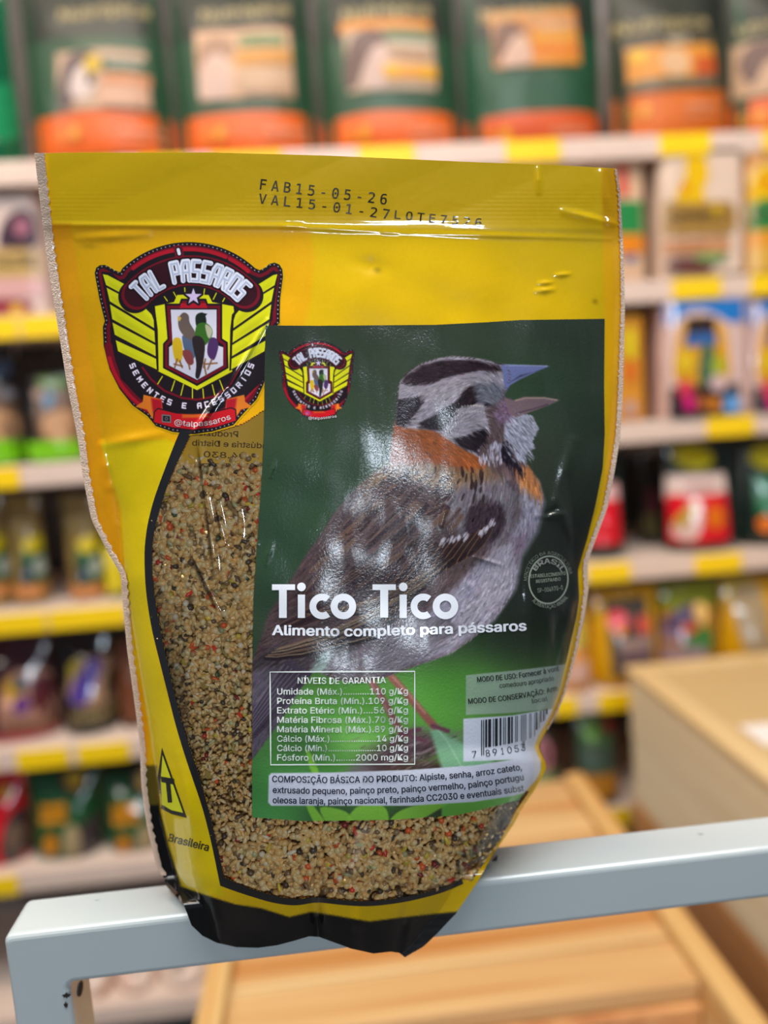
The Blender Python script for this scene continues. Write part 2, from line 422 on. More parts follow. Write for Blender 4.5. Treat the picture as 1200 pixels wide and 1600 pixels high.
    for x, y in [(693,846),(706,843),(718,840),(730,838),(754,830),(763,824),(771,816)]:
        for k in range(9):
            c.dab(x+rnd.normal(0, 2.4), y+rnd.normal(-2, 2.4), -.5, .86, rnd.uniform(5, 10), 2.3, np.array((196,190,204), float), .6)
    # head detail: pale dotted eye ring, bill
    for k in range(8):
        B(722+k*4.6, 635-1.5*math.sin(k/7*3.1), 1.3, 1.0, (210,206,190), .8)
        B(724+k*4.6, 645-2*math.sin(k/7*3.1), 1.7, 1.6, (186,180,190), .75)
    for k in range(240):
        t = rnd.rand(); x, y = 786+rnd.rand()*44, 652+rnd.rand()*64
        if x > 838-(abs(y-672))*.25: continue
        c.dab(x, y, .62, .78, rnd.uniform(5, 12), 1.6, np.clip(np.array((165,165,182), float)*rnd.uniform(.45, 1.25), 0, 235), .6)
    for k in range(110):
        x, y = rnd.uniform(748, 784), rnd.uniform(688, 722)
        if y < 712-(x-748)*1.1: continue
        c.dab(x, y, .05, 1, rnd.uniform(5, 10), 2.0, np.clip(np.array((176,174,196), float)*rnd.uniform(.7, 1.2), 0, 240), .6)
    for k in range(90):
        a = rnd.uniform(0, 6.28)
        B(786+math.cos(a)*rnd.rand()*13, 643+math.sin(a)*rnd.rand()*18, 1.8, 1.2, [(60,44,56),(150,128,150),(124,78,88),(96,78,100)][k % 4], .4, a)
    Q([(782,571),(790,569),(859,572),(838,581),(812,593),(797,602),(790,612),(787,598),(786,582)], (104,110,156), 1.6)
    Q([(796,598),(812,590),(836,580),(859,573),(838,580),(812,586)], (60,58,84), 1.6, al=.8)
    c.line([(790,571),(820,571),(855,572)], (150,156,190), 1.6, 1.4, .8)
    Q([(787,620),(800,626),(818,620),(850,620),(875,625),(856,634),(828,644),(806,652),(796,645)], (112,92,98), 1.6)
    c.line([(806,626),(822,622),(850,622),(870,625)], (172,146,128), 2.0, 1.4, .8)
    c.line([(806,646),(830,640),(856,632)], (62,48,60), 2.0, 1.6, .7)
    c.line([(797,603),(790,612),(786,622)], (80,70,96), 2.0, 1.6, .7)
    # loose barbs over the rim, then the clean air outside the bird
    for k in range(700):
        i = rnd.randint(len(ps)); x, y = ps[i]
        if x < 392: continue
        col, dd = src(x+(690-x)*.03, y+(840-y)*.03)
        d = field(x, y)*.8+np.array([x-690, y-850])/900+rnd.normal(0, .12, 2); d /= np.hypot(*d)
        c.dab(x-d[0]*3, y-d[1]*3, d[0], d[1], rnd.uniform(3, 6), .9, np.clip(col*rnd.uniform(.7, 1.3), 8, 230), .5)
    c.noise(3)
    paint_emblem(c, lambda P: P*np.array([.1038, .1060])+np.array([432.2, 529.0]), .42)
    # white panels of the label
    al = .55
    Q([(728,1055),(800,1048),(870,1040),(950,1024),(950,1090),(860,1108),(800,1114),(728,1117)], (190,196,200), 1.5, al=.62)
    Q([(724,1123),(800,1118),(860,1108),(950,1088),(950,1160),(858,1180),(800,1187),(724,1190)], (216,220,232), 1.2)
    Q([(420,1212),(424,1208),(520,1207),(640,1203),(740,1196),(800,1187),(850,1176),(850,1230),(800,1244),(740,1253),(640,1259),(520,1259),(424,1259),(419,1254)], (214,216,230), 1.6)
    return c

# blocky lettering drawn with strokes (used by the crest)
GLY = {'T': [[(0,0),(1,0)],[(.5,0),(.5,1)]], 'A': [[(0,1),(0,.25),(.25,0),(1,0),(1,1)],[(0,.55),(1,.55)]], 'L': [[(.1,0),(.1,1),(1,1)]],
 'P': [[(0,1),(0,0),(1,0),(1,.55),(0,.55)]], 'S': [[(1,0),(0,0),(0,.5),(1,.5),(1,1),(0,1)]], 'R': [[(0,1),(0,0),(1,0),(1,.5),(0,.5)],[(.45,.5),(1,1)]],
 'O': [[(0,0),(1,0),(1,1),(0,1),(0,0)]], 'E': [[(1,0),(0,0),(0,1),(1,1)],[(0,.5),(.85,.5)]], 'M': [[(0,1),(0,0),(.5,.6),(1,0),(1,1)]],
 'N': [[(0,1),(0,0),(1,1),(1,0)]], 'C': [[(1,0),(0,0),(0,1),(1,1)]], 'I': [[(.5,0),(.5,1)]], 'B': [[(0,0),(0,1),(.9,1),(.9,0),(0,0)],[(0,.5),(.9,.5)]], ' ': [], "'": [[(.62,0),(.42,.7)]]}
def arc_text(c, txt, cx, cy, R, a0, a1, h, w, col, lw, soft=1.0, flip=False, ex=(1,)):
    """letters stand on an arc; angles in degrees, 0 = top, clockwise; flip = read along the lower arc"""
    n = len(txt)
    for i, ch in enumerate(txt):
        a = math.radians(a0+(a1-a0)*(i+.5)/n)
        for st in GLY[ch]:
            P = []
            for gx, gy in st:
                x = (gx-.5)*w; r = R+(.5-gy)*h*(1 if not flip else -1)
                P.append((cx+r*math.sin(a)+x*math.cos(a)*(1 if not flip else -1), cy-r*math.cos(a)+x*math.sin(a)*(1 if not flip else -1)))
            c.line(P, col, lw, soft)

def paint_emblem(cv=None, T=None, k=1.0):
    """the winged crest, in its own frame of 1200 x 1239; T places it, k scales line widths"""
    c = cv or Canvas(141, 372, 452, 686, .8, (222, 176, 0))
    c.T = T or (lambda P: P/3.871+np.array([140., 370.]))
    s = k/3.871; Q = c.poly; Ln = c.line
    arc = lambda cx, cy, rx, ry, a0, a1, n=40: [(cx+rx*math.sin(math.radians(a0+(a1-a0)*i/n)), cy-ry*math.cos(math.radians(a0+(a1-a0)*i/n))) for i in range(n+1)]
    OUT = [(185,215)]+arc(600,620,588,588,-43,43,30)+[(1030,202),(1062,186),(1088,164),(1118,156),(1148,168),(1166,198),(1170,240),(1152,380),(1150,520),(1128,545),(1112,700),(1050,900),(1010,985),(930,1070),(870,1140),(740,1180),(620,1195),(500,1180),(400,1145),(350,1085),(260,1020),(180,920),(120,800),(85,660),(80,545),(92,510),(60,380),(38,262),(31,218),(40,188),(62,172),(92,170),(120,183),(152,203)]
    blk, dred, red, yel = (28,20,26), (112,14,32), (176,20,38), (214,212,22)
    Q(OUT, blk, 1.0); Q(OUT, dred, 1.0, -22*s); Q(OUT, blk, 1.0, -44*s)
    P = np.array(OUT+OUT[:1], float); seg = np.hypot(*np.diff(P, axis=0).T); cum = np.concatenate([[0], np.cumsum(seg)])
    for t in np.arange(0, cum[-1], 27):
        i = min(len(seg)-1, np.searchsorted(cum, t, 'right')-1); p = P[i]+(P[i+1]-P[i])*(t-cum[i])/seg[i]
        d = p-np.array([605, 620.]); p = p-d/np.hypot(*d)*13
        q = c.tf([p])[0]; c.blob(q[0], q[1], 3.6*s, 3.6*s, (224,214,222), .95)
    for a0, a1 in ((-38,-9), (-3,24), (27,41)):
        Ln(arc(600,620,548,545,a0,a1,12), red, 24*s)
    for sg, a0 in ((1, 196), (1, 100)):
        Ln(arc(600,610,488,500,a0,a0+68,24), dred, 48*s); Ln(arc(600,610,495,505,a0+4,a0+60,24), red, 22*s)
    Q([(150,690),(410,808),(630,930),(850,808),(1080,690),(1060,860),(900,1010),(620,1060),(340,1010),(190,860)], blk, 1.0)
    Ln([(320,790),(370,860),(450,930),(560,975),(650,985),(760,965),(850,900),(905,800)], dred, 13*s)
    # shield field and wings
    Q([(395,420),(510,395),(530,352),(600,348),(720,352),(742,395),(870,420),(880,500),(862,815),(650,928),(412,812),(405,520)], yel, 1.0)
    Q([(395,250),(640,170),(870,260),(862,392),(748,388),(722,345),(530,345),(508,388),(400,392)], blk, 1.0)
    for a, b in ([(440,845),(412,890)],[(515,870),(495,932)],[(568,892),(552,958)],[(622,915),(622,975)],[(685,920),(690,975)],[(742,895),(757,958)],[(787,868),(810,930)],
                 [(452,362),(470,388)],[(508,335),(530,375)],[(575,308),(578,348)],[(697,308),(690,350)],[(768,338),(748,378)],[(820,365),(805,392)]):
        Ln([a, b], yel, 6*s)
    W = [[(80,226),(110,232),(215,288),(210,312),(300,385),(250,372),(100,292)], [(103,308),(330,425),(375,470),(388,505),(390,552),(122,390)],
         [(123,408),(392,570),(396,640),(137,498)], [(138,518),(398,655),(400,722),(152,592)], [(158,625),(402,738),(406,802),(172,692)]]
    for m in (0, 1):
        f = (lambda x: x) if not m else (lambda x: 1205-.86*x)
        Q([(f(70),210),(f(130),215),(f(330),400),(f(400),470),(f(412),560),(f(418),812),(f(165),700),(f(100),400)], blk, 1.0)
        for w in W:
            Q([(f(x), y) for x, y in w], yel, 1.0); Q([(f(x)+(8 if not m else -8), y+20) for x, y in w], (186,182,14), 6, -18*s, .5)
    SH = [(458,408),(545,408),(556,378),(702,378),(712,408),(798,408),(798,618),(832,640),(836,792),(650,898),(448,792),(448,648),(475,618)]
    Q(SH, blk, 1.0, 4*s); Q(SH, dred, 1.0, -8*s); Q(SH, blk, 1.0, -24*s)
    Q([(552,402),(704,402),(712,432),(545,432)], red, 1.0)
    Q([(490,440),(768,440),(768,655),(808,668),(808,778),(650,866),(480,778),(480,668),(502,652)], (206,202,216), 1.2)
    # five little songbirds in the shield
    for P, col in [([(560,600),(600,612),(640,640),(640,720),(610,740),(575,690)], (78,92,118)), ([(560,690),(610,690),(630,760),(600,775),(570,730)], (128,60,60)),
                   ([(545,480),(570,458),(598,475),(606,520),(640,580),(640,625),(590,615),(548,570),(535,520)], (98,82,76)),
                   ([(640,500),(648,470),(680,458),(700,478),(706,520),(690,540),(650,545)], (26,34,28)),
                   ([(648,535),(700,520),(742,560),(735,610),(690,660),(640,620)], (52,96,30)), ([(700,530),(742,560),(730,610),(712,600)], (170,168,140)),
                   ([(500,650),(515,612),(545,615),(560,650),(562,720),(545,760),(515,740)], (206,168,30)), ([(715,650),(735,610),(770,620),(778,670),(752,745),(715,715)], (72,44,92)),
                   ([(620,620),(660,600),(696,640),(690,740),(664,850),(640,845),(645,760)], (40,32,34))]:
        Q(P, col, 1.6, sm=True)
    Q([(535,478),(556,490),(545,512),(532,500)], (196,160,70), 1.4); Q([(680,460),(712,466),(700,480)], (30,30,30), 1.4)
    for a, b in ([(530,740),(515,790)],[(545,750),(560,790)],[(600,770),(606,800)],[(700,740),(690,790)],[(740,740),(715,800)],[(690,760),(705,835)],[(512,770),(560,782)],[(700,770),(770,764)]):
        Ln([a, b], (130,84,50), 11*s, al=.8)
    # lettering plate, letters, star
    Ln(arc(615,649,446,446,-50,49), blk, 200*s); Ln(arc(615,649,446,446,-48,47), dred, 182*s); Ln(arc(615,649,446,446,-47,46), (52,14,24), 158*s)
    Q([(505,55),(560,50),(572,120),(520,130)], dred, 1.0)
    t = "TAL PASSAROS"
    for lw, col, so in ((50, (30,10,20), 1.0), (30, (226,226,238), 1.0)):
        arc_text(c, t, 615, 651, 446, -48, 47, 116, 38, col, lw*s, so)
        Ln([(536,78),(542,102)], col, (20 if lw == 30 else 34)*s)
    arc_text(c, t, 617, 655, 446, -48, 47, 114, 38, (176,182,206), 11*s, 1.4)
    st = [(628+(52 if i % 2 == 0 else 21)*math.sin(i*math.pi/5), 362-(52 if i % 2 == 0 else 21)*math.cos(i*math.pi/5)) for i in range(10)]
    Q(st, blk, 1.0, 12*s); Q(st, (214,190,224), 1.0)
    arc_text(c, "SEMENTES E ACESSORIOS", 618, 640, 384, 252, 108, 29, 20, (226,214,232), 9*s, 1.0, True)
    Ln([(917,822),(928,812)], (226,214,232), 8*s)
    # ribbon
    for m in (0, 1):
        f = (lambda x: x) if not m else (lambda x: 1262-x)
        Q([(f(330),960),(f(430),985),(f(440),1060),(f(390),1108),(f(350),1042),(f(285),1026),(f(325),1000)], (222,120,34), 1.0, 4*s)
        Q([(f(372),975),(f(436),985),(f(440),1060),(f(392),1100),(f(380),1040)], red, 4.0)
    RB = [(415,1042),(520,1068),(620,1076),(740,1066),(855,1038),(880,1048),(884,1112),(760,1150),(630,1166),(500,1152),(388,1120),(395,1060)]
    Q(RB, blk, 1.0, 7*s); Q(RB, (196,22,34), 1.0)
    Q([(560,1074),(700,1072),(730,1092),(560,1096)], (214,110,30), 3, al=.8)
    q = c.tf([(465,1100)])[0]
    IC = [(440,1078),(488,1082),(490,1122),(440,1118)]
    if k > .7:
        Q(IC, (30,26,30), 1.0, 4*s); Ln(IC+IC[:1], (130,122,124), 7*s); c.blob(q[0], q[1], 11*s, 11*s, (130,122,124), .9, 0, 3); c.blob(q[0], q[1], 6*s, 6*s, (30,26,30), 1, 0, 3)
    else:
        c.blob(q[0], q[1], 36*s, 36*s, (176,60,150), .95, 0, 3); c.blob(q[0]-1, q[1]+1, 14*s, 14*s, (226,150,80), .7)
    c.T = None
    return c
# ================================================================ LARGE STRUCTURE
RY0, RY1 = .245, .2654                        # front and back face of the painted rail
SY = 1.20                                     # front edge of the shelves
ZF = [.3686, .1510, -.0686, -.2925, -.5120, -.7172, -.968]    # underside of each shelf edge, relative to the camera
M_white = flat((228, 208, 194), .35, .3)
M_strip = flat((220, 196, 182), .3, .5)
M_tag = flat((246, 205, 8), .4, .2)
M_panel = flat((70, 64, 60), .6)  # grey panel darkened: shade of the gaps between packs put into its colour
M_post = flat((128, 122, 120), .4)

bm = bmesh.new(); bmesh.ops.create_grid(bm, x_segments=24, y_segments=24, size=3)
for v in bm.verts: v.co = Vector((v.co.x, v.co.y+.6, -.0))
fl = bm_obj('floor', bm, flat((92, 88, 84), .3, .3)); fl['kind'] = 'structure'

# shelving unit with its boards, price rails and yellow price tickets
shelving = thing('display_shelving', 'white metal shop shelving with yellow price tickets along its edges', 'shelving', (0, SY, 0))
L = lambda x, y, z: (x, y-SY, z)
box('back_panel', L(-1.5, 1.56, .05), L(1.7, 1.58, CAM_H+.95), M_panel, shelving)
for px in (-.72, -.30, .12, .56, 1.0):
    p = box('upright', L(px, 1.515, .02), L(px+.045, 1.56, CAM_H+.95), M_post, shelving)
tags = {0: [(105,175),(215,290),(330,440),(560,648),(790,876),(1030,1110),(1192,1275)], 1: [(-40,22),(26,98),(1050,1127),(1172,1250)], 2: [(-50,22),(1103,1178)],
        3: [(-60,62),(66,190),(917,985),(1085,1158)], 4: [(-80,-20),(15,98),(112,195),(866,902),(935,990),(1010,1080)], 5: [(-50,20),(925,987),(1040,1110)], 6: []}
for k, z in enumerate(ZF):
    z += CAM_H; hs = .034
    sh = box('shelf', L(-1.5, SY+.012, z+.012), L(1.7, 1.55, z+hs), M_white, shelving, .003)
    box('price_rail', L(-1.5, SY, z), L(1.7, SY+.011, z+hs+.001), M_strip, sh, .003)
    for a, b in tags[k]:
        xa = at(a, 240+k*215, SY)[0]; xb = at(b, 240+k*215, SY)[0]
        t = box('price_ticket', L(xa, SY-.004, z+.001), L(xb, SY-.0005, z+hs-.001), M_tag, sh, .001, 1)
for px in (-.30, .56):
    for z in ZF[:-1]:
        o = box('bracket', L(px+.008, 1.30, z+CAM_H-.028), L(px+.036, 1.52, z+CAM_H+.002), M_post, shelving, .003, 1)

# ================================================================ PACKS ON THE SHELVES
def px_box(u0, v0, u1, v1, y):
    a, b = at(u0, v1, y), at(u1, v1, y); t = at((u0+u1)/2, v0, y)
    return a, b, t

M_print = {}
def pack(name, label, cat, row, u0, v0, u1, y, body, parts=(), depth=.055, kind='pouch', group=None, rough=.3, bump=.5, v1=None, z0=None):
    """a standing pack on shelf `row` between pixel columns u0..u1 with its top at pixel row v0"""
    zb = (ZF[row]+.036+CAM_H) if z0 is None else z0
    vb = v1
    if vb is None:
        # pixel row of the pack's foot
        lo, hi = 0., 1900.
        for _ in range(30):
            m = (lo+hi)/2
            if at((u0+u1)/2, m, y)[2] > zb: lo = m
            else: hi = m
        vb = lo
    a, b, t = px_box(u0, v0, u1, vb, y)
    w = abs(b[0]-a[0]); h = t[2]-zb; cx = (a[0]+b[0])/2; d = depth
    o = thing(name, label, cat, (cx, y, zb), group)
    rnd = random.Random(int(u0*7+v0))
    ph = [rnd.uniform(0, 6.28) for _ in range(4)]
    def S(p, q, off=0.0, back=False):
        # p in -1..1 across, q in 0..1 up
        p = np.asarray(p, float); q = np.asarray(q, float)
        if kind == 'box':
            wx = np.ones_like(q); th = np.full_like(q, d); r = .06
            e = np.clip((np.abs(p)-(1-r))/r, 0, 1); fr = 1-(1-np.sqrt(np.clip(1-e*e, 0, 1)))*.02/max(d, .02)*.5
            yy = -th*fr
        elif kind == 'jar':
            wx = np.where(q > .84, .70+.02*np.sin(q*90), np.interp(q, [0, .04, .74, .82, .84], [.92, 1, 1, .74, .70]))
            yy = -d*np.sqrt(np.clip(1-p*p, 0, 1))*wx
        else:
            wx = np.interp(q, [0, .06, .3, .7, 1], [.97, 1, .985, .97, 1.0])*(1+.008*np.sin(q*9+ph[0]))
            th = d*np.interp(q, [0, .10, .35, .7, .9, 1], [.85, 1, .9, .55, .14, .03])
            yy = -th*np.clip(1-np.abs(p)**2.6, 0, 1)**.6-.0025*np.sin(p*5+ph[1]+q*7)*np.sin(q*11+ph[2])*(1-np.abs(p))
        x = p*w/2*wx
        z = q*h
        if kind == 'pouch': z = z+.008*h*np.sin(p*3+ph[3])*q+.018*h*(np.abs(p)**4)*(1-q)
        yy = yy*(-1 if back else 1)
        return np.stack([x, (yy if kind == 'box' and not back else yy)-off*(-1 if back else 1), z], -1)
    nu, nv = 21, 25
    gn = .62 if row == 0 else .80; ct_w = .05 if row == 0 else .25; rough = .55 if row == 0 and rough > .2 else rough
    P, Q = np.meshgrid(np.linspace(-1, 1, nu), np.linspace(0, 1, nv))
    Vf = S(P, Q).reshape(-1, 3)
    Vb = S(P[:, ::-1], Q, back=True).reshape(-1, 3)
    F_ = np.concatenate([grid_faces(nu, nv)[:, ::-1], grid_faces(nu, nv)[:, ::-1]+nu*nv])
    # close sides, bottom and top between the two sheets
    ex = []
    idx = np.arange(nu*nv).reshape(nv, nu); idb = idx+nu*nv
    for r in range(nv-1):
        ex.append((idx[r, 0], idx[r+1, 0], idb[r+1, -1], idb[r, -1])); ex.append((idx[r, -1], idb[r, 0], idb[r+1, 0], idx[r+1, -1]))
    for c in range(nu-1):
        ex.append((idx[0, c], idb[0, nu-1-c], idb[0, nu-2-c], idx[0, c+1])); ex.append((idx[-1, c], idx[-1, c+1], idb[-1, nu-2-c], idb[-1, nu-1-c]))
    mesh_np('body', np.concatenate([Vf, Vb]), np.concatenate([F_, np.array(ex)]), flat(body, rough, ct_w*1.4, .12, gain=gn, bump=bump, bscale=28), o)
    def PQ(u, v):
        # pixel -> surface coordinates (straight mapping on the pack's own face)
        pt = at(u, v, y-d*.8); c = np.asarray(pt)
        return (c[..., 0]-cx)/(w/2), (c[..., 2]-zb)/h
    n = 0
    for it in parts:
        k, colr, g = it[0], it[1], it[2]
        n += 1; off = .0009+.0004*n
        if k in ('band', 'panel', 'oval', 'poly'):
            if k in ('band', 'panel'):
                ua, va, ub, vb_ = g
                p0, q1 = PQ(ua, va); p1, q0 = PQ(ub, vb_)
                if k == 'band': p0, p1 = -.995, .995
                p0, p1 = np.clip([p0, p1], -.995, .995); q0, q1 = np.clip([q0, q1], .004, .996)
                if p1-p0 < .01 or q1-q0 < .005: continue
                a_, b_ = np.meshgrid(np.linspace(p0, p1, 11), np.linspace(q0, q1, 9))
                bow = .012*np.sin(np.pi*(a_+1)/2) if k == 'band' else 0
                b_ = np.clip(b_+bow*((b_-q0)/(q1-q0)), 0, .998)
                mesh_np(it[3] if len(it) > 3 else 'printed_panel', S(a_, b_, off).reshape(-1, 3), grid_faces(11, 9)[:, ::-1], flat(colr, rough, ct_w, .08, gain=gn, bump=bump*.6, bscale=28), o)
            else:
                if k == 'oval':
                    ua, va, ub, vb_ = g; N = 20
                    uu = (ua+ub)/2+(ub-ua)/2*np.cos(np.arange(N)*2*np.pi/N); vv = (va+vb_)/2+(vb_-va)/2*np.sin(np.arange(N)*2*np.pi/N)
                else:
                    ps = smooth(g, 3); uu, vv = ps[:, 0], ps[:, 1]; N = len(uu)
                p_, q_ = PQ(uu, vv); pc, qc = p_.mean(), q_.mean()
                rings = [(pc+(p_-pc)*t, qc+(q_-qc)*t) for t in (1, .66, .33)]
                A = np.concatenate([r[0] for r in rings]+[[pc]]); B_ = np.concatenate([r[1] for r in rings]+[[qc]])
                A = np.clip(A, -.99, .99); B_ = np.clip(B_, .01, .99)
                fs = []
                for r in range(2):
                    for i in range(N):
                        j = (i+1) % N; a0, a1, b0, b1 = r*N+i, r*N+j, (r+1)*N+i, (r+1)*N+j
                        fs += [(a0, a1, b1), (a0, b1, b0)]
                for i in range(N): fs.append((2*N+i, 2*N+(i+1) % N, 3*N))
                mesh_np(it[3] if len(it) > 3 else 'printed_picture', S(A, B_, off).reshape(-1, 3), fs, flat(colr, rough, ct_w, .1, gain=gn), o)
        elif k == 'text':
            uu, vv, T = lettering_uv(g[0], [(g[1], g[2]), (g[3], g[4])], g[5], .02, res=1)
            p_, q_ = PQ(uu, vv)
            if np.abs(p_).max() > 1.02: 
                keep = np.abs(p_[T]).max(1) < .99; T = T[keep]
                if len(T) == 0: continue
            mesh_np('lettering', S(np.clip(p_, -.99, .99), np.clip(q_, .005, .995), off+.0005), T, flat(colr, .5, gain=gn), o, sm=False)
        elif k == 'lid':
            pass
    return o

G1 = 'green parrot food bags on the top shelf'
org, dgr, gold, cream, tan = (255, 110, 8), (34, 84, 52), (196, 176, 120), (240, 196, 160), (222, 168, 120)
def top_bag(u0, v0, u1, lab, extra, body=dgr, low=org, y=1.30, vb=186, ve=240, txt=True):
    uc = u0+(u1-u0)*.46; w = u1-u0
    P_ = [('band', (38, 46, 34), (u0, -70, u1, 48), 'dark_header'), ('band', low, (u0, vb, u1, ve), 'orange_footer')]
    if txt: P_.append(('text', gold, ('Nutrópica', u0+w*.12, 26, u0+w*.78, 14, 20)))
    P_ += extra
    P_ += [('text', (255, 176, 20), ('5', u0+w*.16, vb+40, u0+w*.21, vb+40, 20)), ('oval', (255, 170, 20), (u0+w*.24, vb+16, u0+w*.32, vb+38), 'small_badge'),
           ('text', (255, 190, 150), ('ALIMENTO', u0+w*.60, vb+28, u0+w*.90, vb+25, 9)), ('text', (255, 180, 130), ('EXTRUSADO PARA', u0+w*.58, vb+42, u0+w*.92, vb+39, 6))]
    return pack('pet_food_bag', lab, 'pet food bag', 0, u0, v0, u1, y, body, P_, .06, group=G1)

pack('pet_food_bag', 'shiny teal green foil bag at the left end of the top shelf', 'pet food bag', 0, -110, -60, 44, 1.30, (8, 112, 74), [('oval', (40, 170, 110), (-20, 120, 22, 220), 'foil_print')], .06, rough=.16, bump=1.0)
top_bag(60, -75, 280, 'green and orange bag with white faced parrot and yellow beak', [
    ('panel', (214, 176, 146), (84, 80, 236, 172)), ('panel', (52, 96, 62), (160, 92, 236, 116)), ('poly', (104, 84, 84), [(96,110),(110,84),(140,80),(156,98),(150,120),(128,140),(112,172),(94,168)], 'parrot_picture'),
    ('poly', (236, 214, 206), [(118,110),(140,104),(152,130),(140,158),(112,150)], 'parrot_face'), ('poly', (230, 190, 40), [(134,92),(152,88),(160,106),(146,120),(134,112)], 'parrot_beak'), ('poly', (52, 40, 40), [(138,116),(150,120),(146,136),(136,130)], 'parrot_beak'),
    ('text', (236, 226, 214), ('NATURAL', 172, 108, 224, 106, 9)), ('panel', (226, 150, 100), (162, 118, 236, 134)), ('panel', (236, 184, 150), (158, 138, 236, 168))])
top_bag(284, -75, 502, 'green bag with a big peach picture panel, second orange footed bag from left', [
    ('panel', (232, 184, 144), (300, 42, 462, 154)), ('poly', (178, 134, 104), [(308,80),(322,56),(352,54),(368,74),(350,100),(330,108),(312,104)], 'parrot_picture'), ('poly', (232, 196, 178), [(318,92),(346,84),(362,110),(358,152),(310,152)], 'parrot_face'),
    ('panel', (110, 140, 80), (372, 52, 446, 70)), ('text', (206, 214, 170), ('SEM CORANTE', 378, 66, 440, 65, 8)), ('panel', (240, 170, 70), (366, 78, 456, 100)), ('text', (232, 150, 60), ('PAPAGAIOS', 372, 96, 450, 95, 10)), ('panel', (216, 176, 140), (372, 108, 458, 148))])
top_bag(508, -75, 724, 'green bag with a grey parrot picture and orange flash, third along the top shelf', [
    ('panel', (240, 150, 30), (528, 28, 676, 44)), ('panel', (206, 178, 150), (536, 44, 684, 142)), ('poly', (112, 82, 76), [(540,90),(552,54),(580,42),(604,56),(600,86),(580,84),(566,110),(556,138),(540,136)], 'parrot_picture'),
    ('poly', (224, 190, 176), [(576,86),(598,70),(612,100),(604,138),(566,138)], 'parrot_face'), ('panel', (96, 124, 84), (600, 44, 676, 60)), ('panel', (232, 214, 190), (602, 66, 676, 74)), ('text', (232, 140, 60), ('CALOPSITAS', 606, 90, 674, 88, 10)),
    ('panel', (246, 166, 50), (598, 104, 684, 126)), ('oval', (255, 190, 20), (598, 104, 622, 126)), ('oval', (255, 190, 20), (656, 106, 680, 126))])
top_bag(728, -75, 942, 'dark green and orange bag with a square orange label, fourth along the top shelf', [
    ('panel', (236, 140, 26), (762, 10, 906, 26)), ('panel', (214, 150, 96), (768, 26, 908, 102)), ('poly', (120, 78, 60), [(772,60),(778,34),(804,28),(820,44),(808,62),(790,76),(776,98)], 'parrot_picture'), ('poly', (226, 184, 160), [(796,64),(816,50),(828,80),(822,102),(784,102)], 'parrot_face'),
    ('panel', (244, 158, 40), (830, 42, 908, 100)), ('text', (250, 190, 80), ('MARACANÃS', 836, 62, 902, 60, 10)), ('text', (240, 210, 170), ('ARARAS', 846, 42, 900, 40, 9)), ('panel', (240, 130, 30), (830, 72, 908, 84))], body=(10, 84, 52), low=(236, 92, 14))
top_bag(956, -75, 1134, 'narrower olive bag with bright orange label and gold lettering, fifth along the top shelf', [
    ('text', gold, ('Nutrópica', 970, 44, 1112, 38, 20)), ('panel', (96, 84, 60), (980, 52, 1118, 72)), ('panel', (246, 160, 44), (984, 72, 1118, 126)), ('oval', (250, 200, 150), (1030, 74, 1076, 122)), ('panel', (226, 96, 20), (1082, 90, 1118, 120)), ('text', (240, 230, 200), ('MAX', 1046, 68, 1078, 66, 12)),
    ('oval', (255, 206, 40), (988, 76, 1010, 96)), ('panel', (120, 110, 84), (988, 126, 1118, 140))], body=(46, 58, 36), low=(242, 120, 18), vb=148, txt=False)
top_bag(1136, -75, 1330, 'green and orange bag cut off by the right edge of the picture, top shelf', [
    ('text', gold, ('Nutrópica', 1142, 44, 1280, 38, 20)), ('panel', (224, 180, 140), (1160, 58, 1300, 142)), ('poly', (120, 86, 76), [(1166,90),(1180,62),(1212,60),(1220,80),(1196,96),(1180,130)], 'parrot_picture')], vb=156, txt=False)

GB = 'seed and feed packs on the left shelves'
pack('pet_food_box', 'pale pink and beige pack with a dark purple picture, left end of second shelf', 'pet food box', 1, -80, 318, 92, 1.27, (232, 206, 196), [
    ('poly', (70, 46, 62), [(4,388),(10,350),(30,332),(52,334),(60,352),(58,388)], 'picture'), ('oval', (176, 110, 130), (26, 344, 50, 372)), ('band', (206, 170, 104), (0, 394, 90, 434)), ('text', (226, 196, 140), ('NUTRI', 2, 420, 60, 418, 16)),
    ('band', (224, 172, 168), (0, 440, 90, 464)), ('oval', (160, 60, 70), (-40, 470, 58, 494)), ('oval', (240, 190, 60), (22, 476, 40, 496))], .05, 'box')
for u0, u1, lb in ((-62, 42, 'black topped bag of brown feed with green foot, far left of third shelf'), (46, 142, 'black topped bag with pale blue print and green foot, third shelf beside the yellow pouch')):
    pack('feed_bag', lb, 'feed bag', 2, u0, 538, u1, 1.28, (24, 24, 26), [('panel', (120, 92, 72), (u0+6, 606, u1-6, 690)), ('oval', (196, 150, 110), (u0+20, 640, u1-14, 690)), ('oval', (70, 90, 120), (u1-60, 560, u1-34, 590)) if u0 < 0 else ('oval', (120, 160, 190), (66, 612, 84, 640)),
        ('oval', (214, 176, 160), (48, 606, 68, 624)) if u0 > 0 else ('oval', (160, 160, 170), (-4, 606, 14, 622)), ('band', (124, 206, 14), (u0, 694, u1, 724), 'green_footer')] + ([('panel', (110, 140, 30), (56, 590, 104, 606))] if u0 > 0 else []), .045)
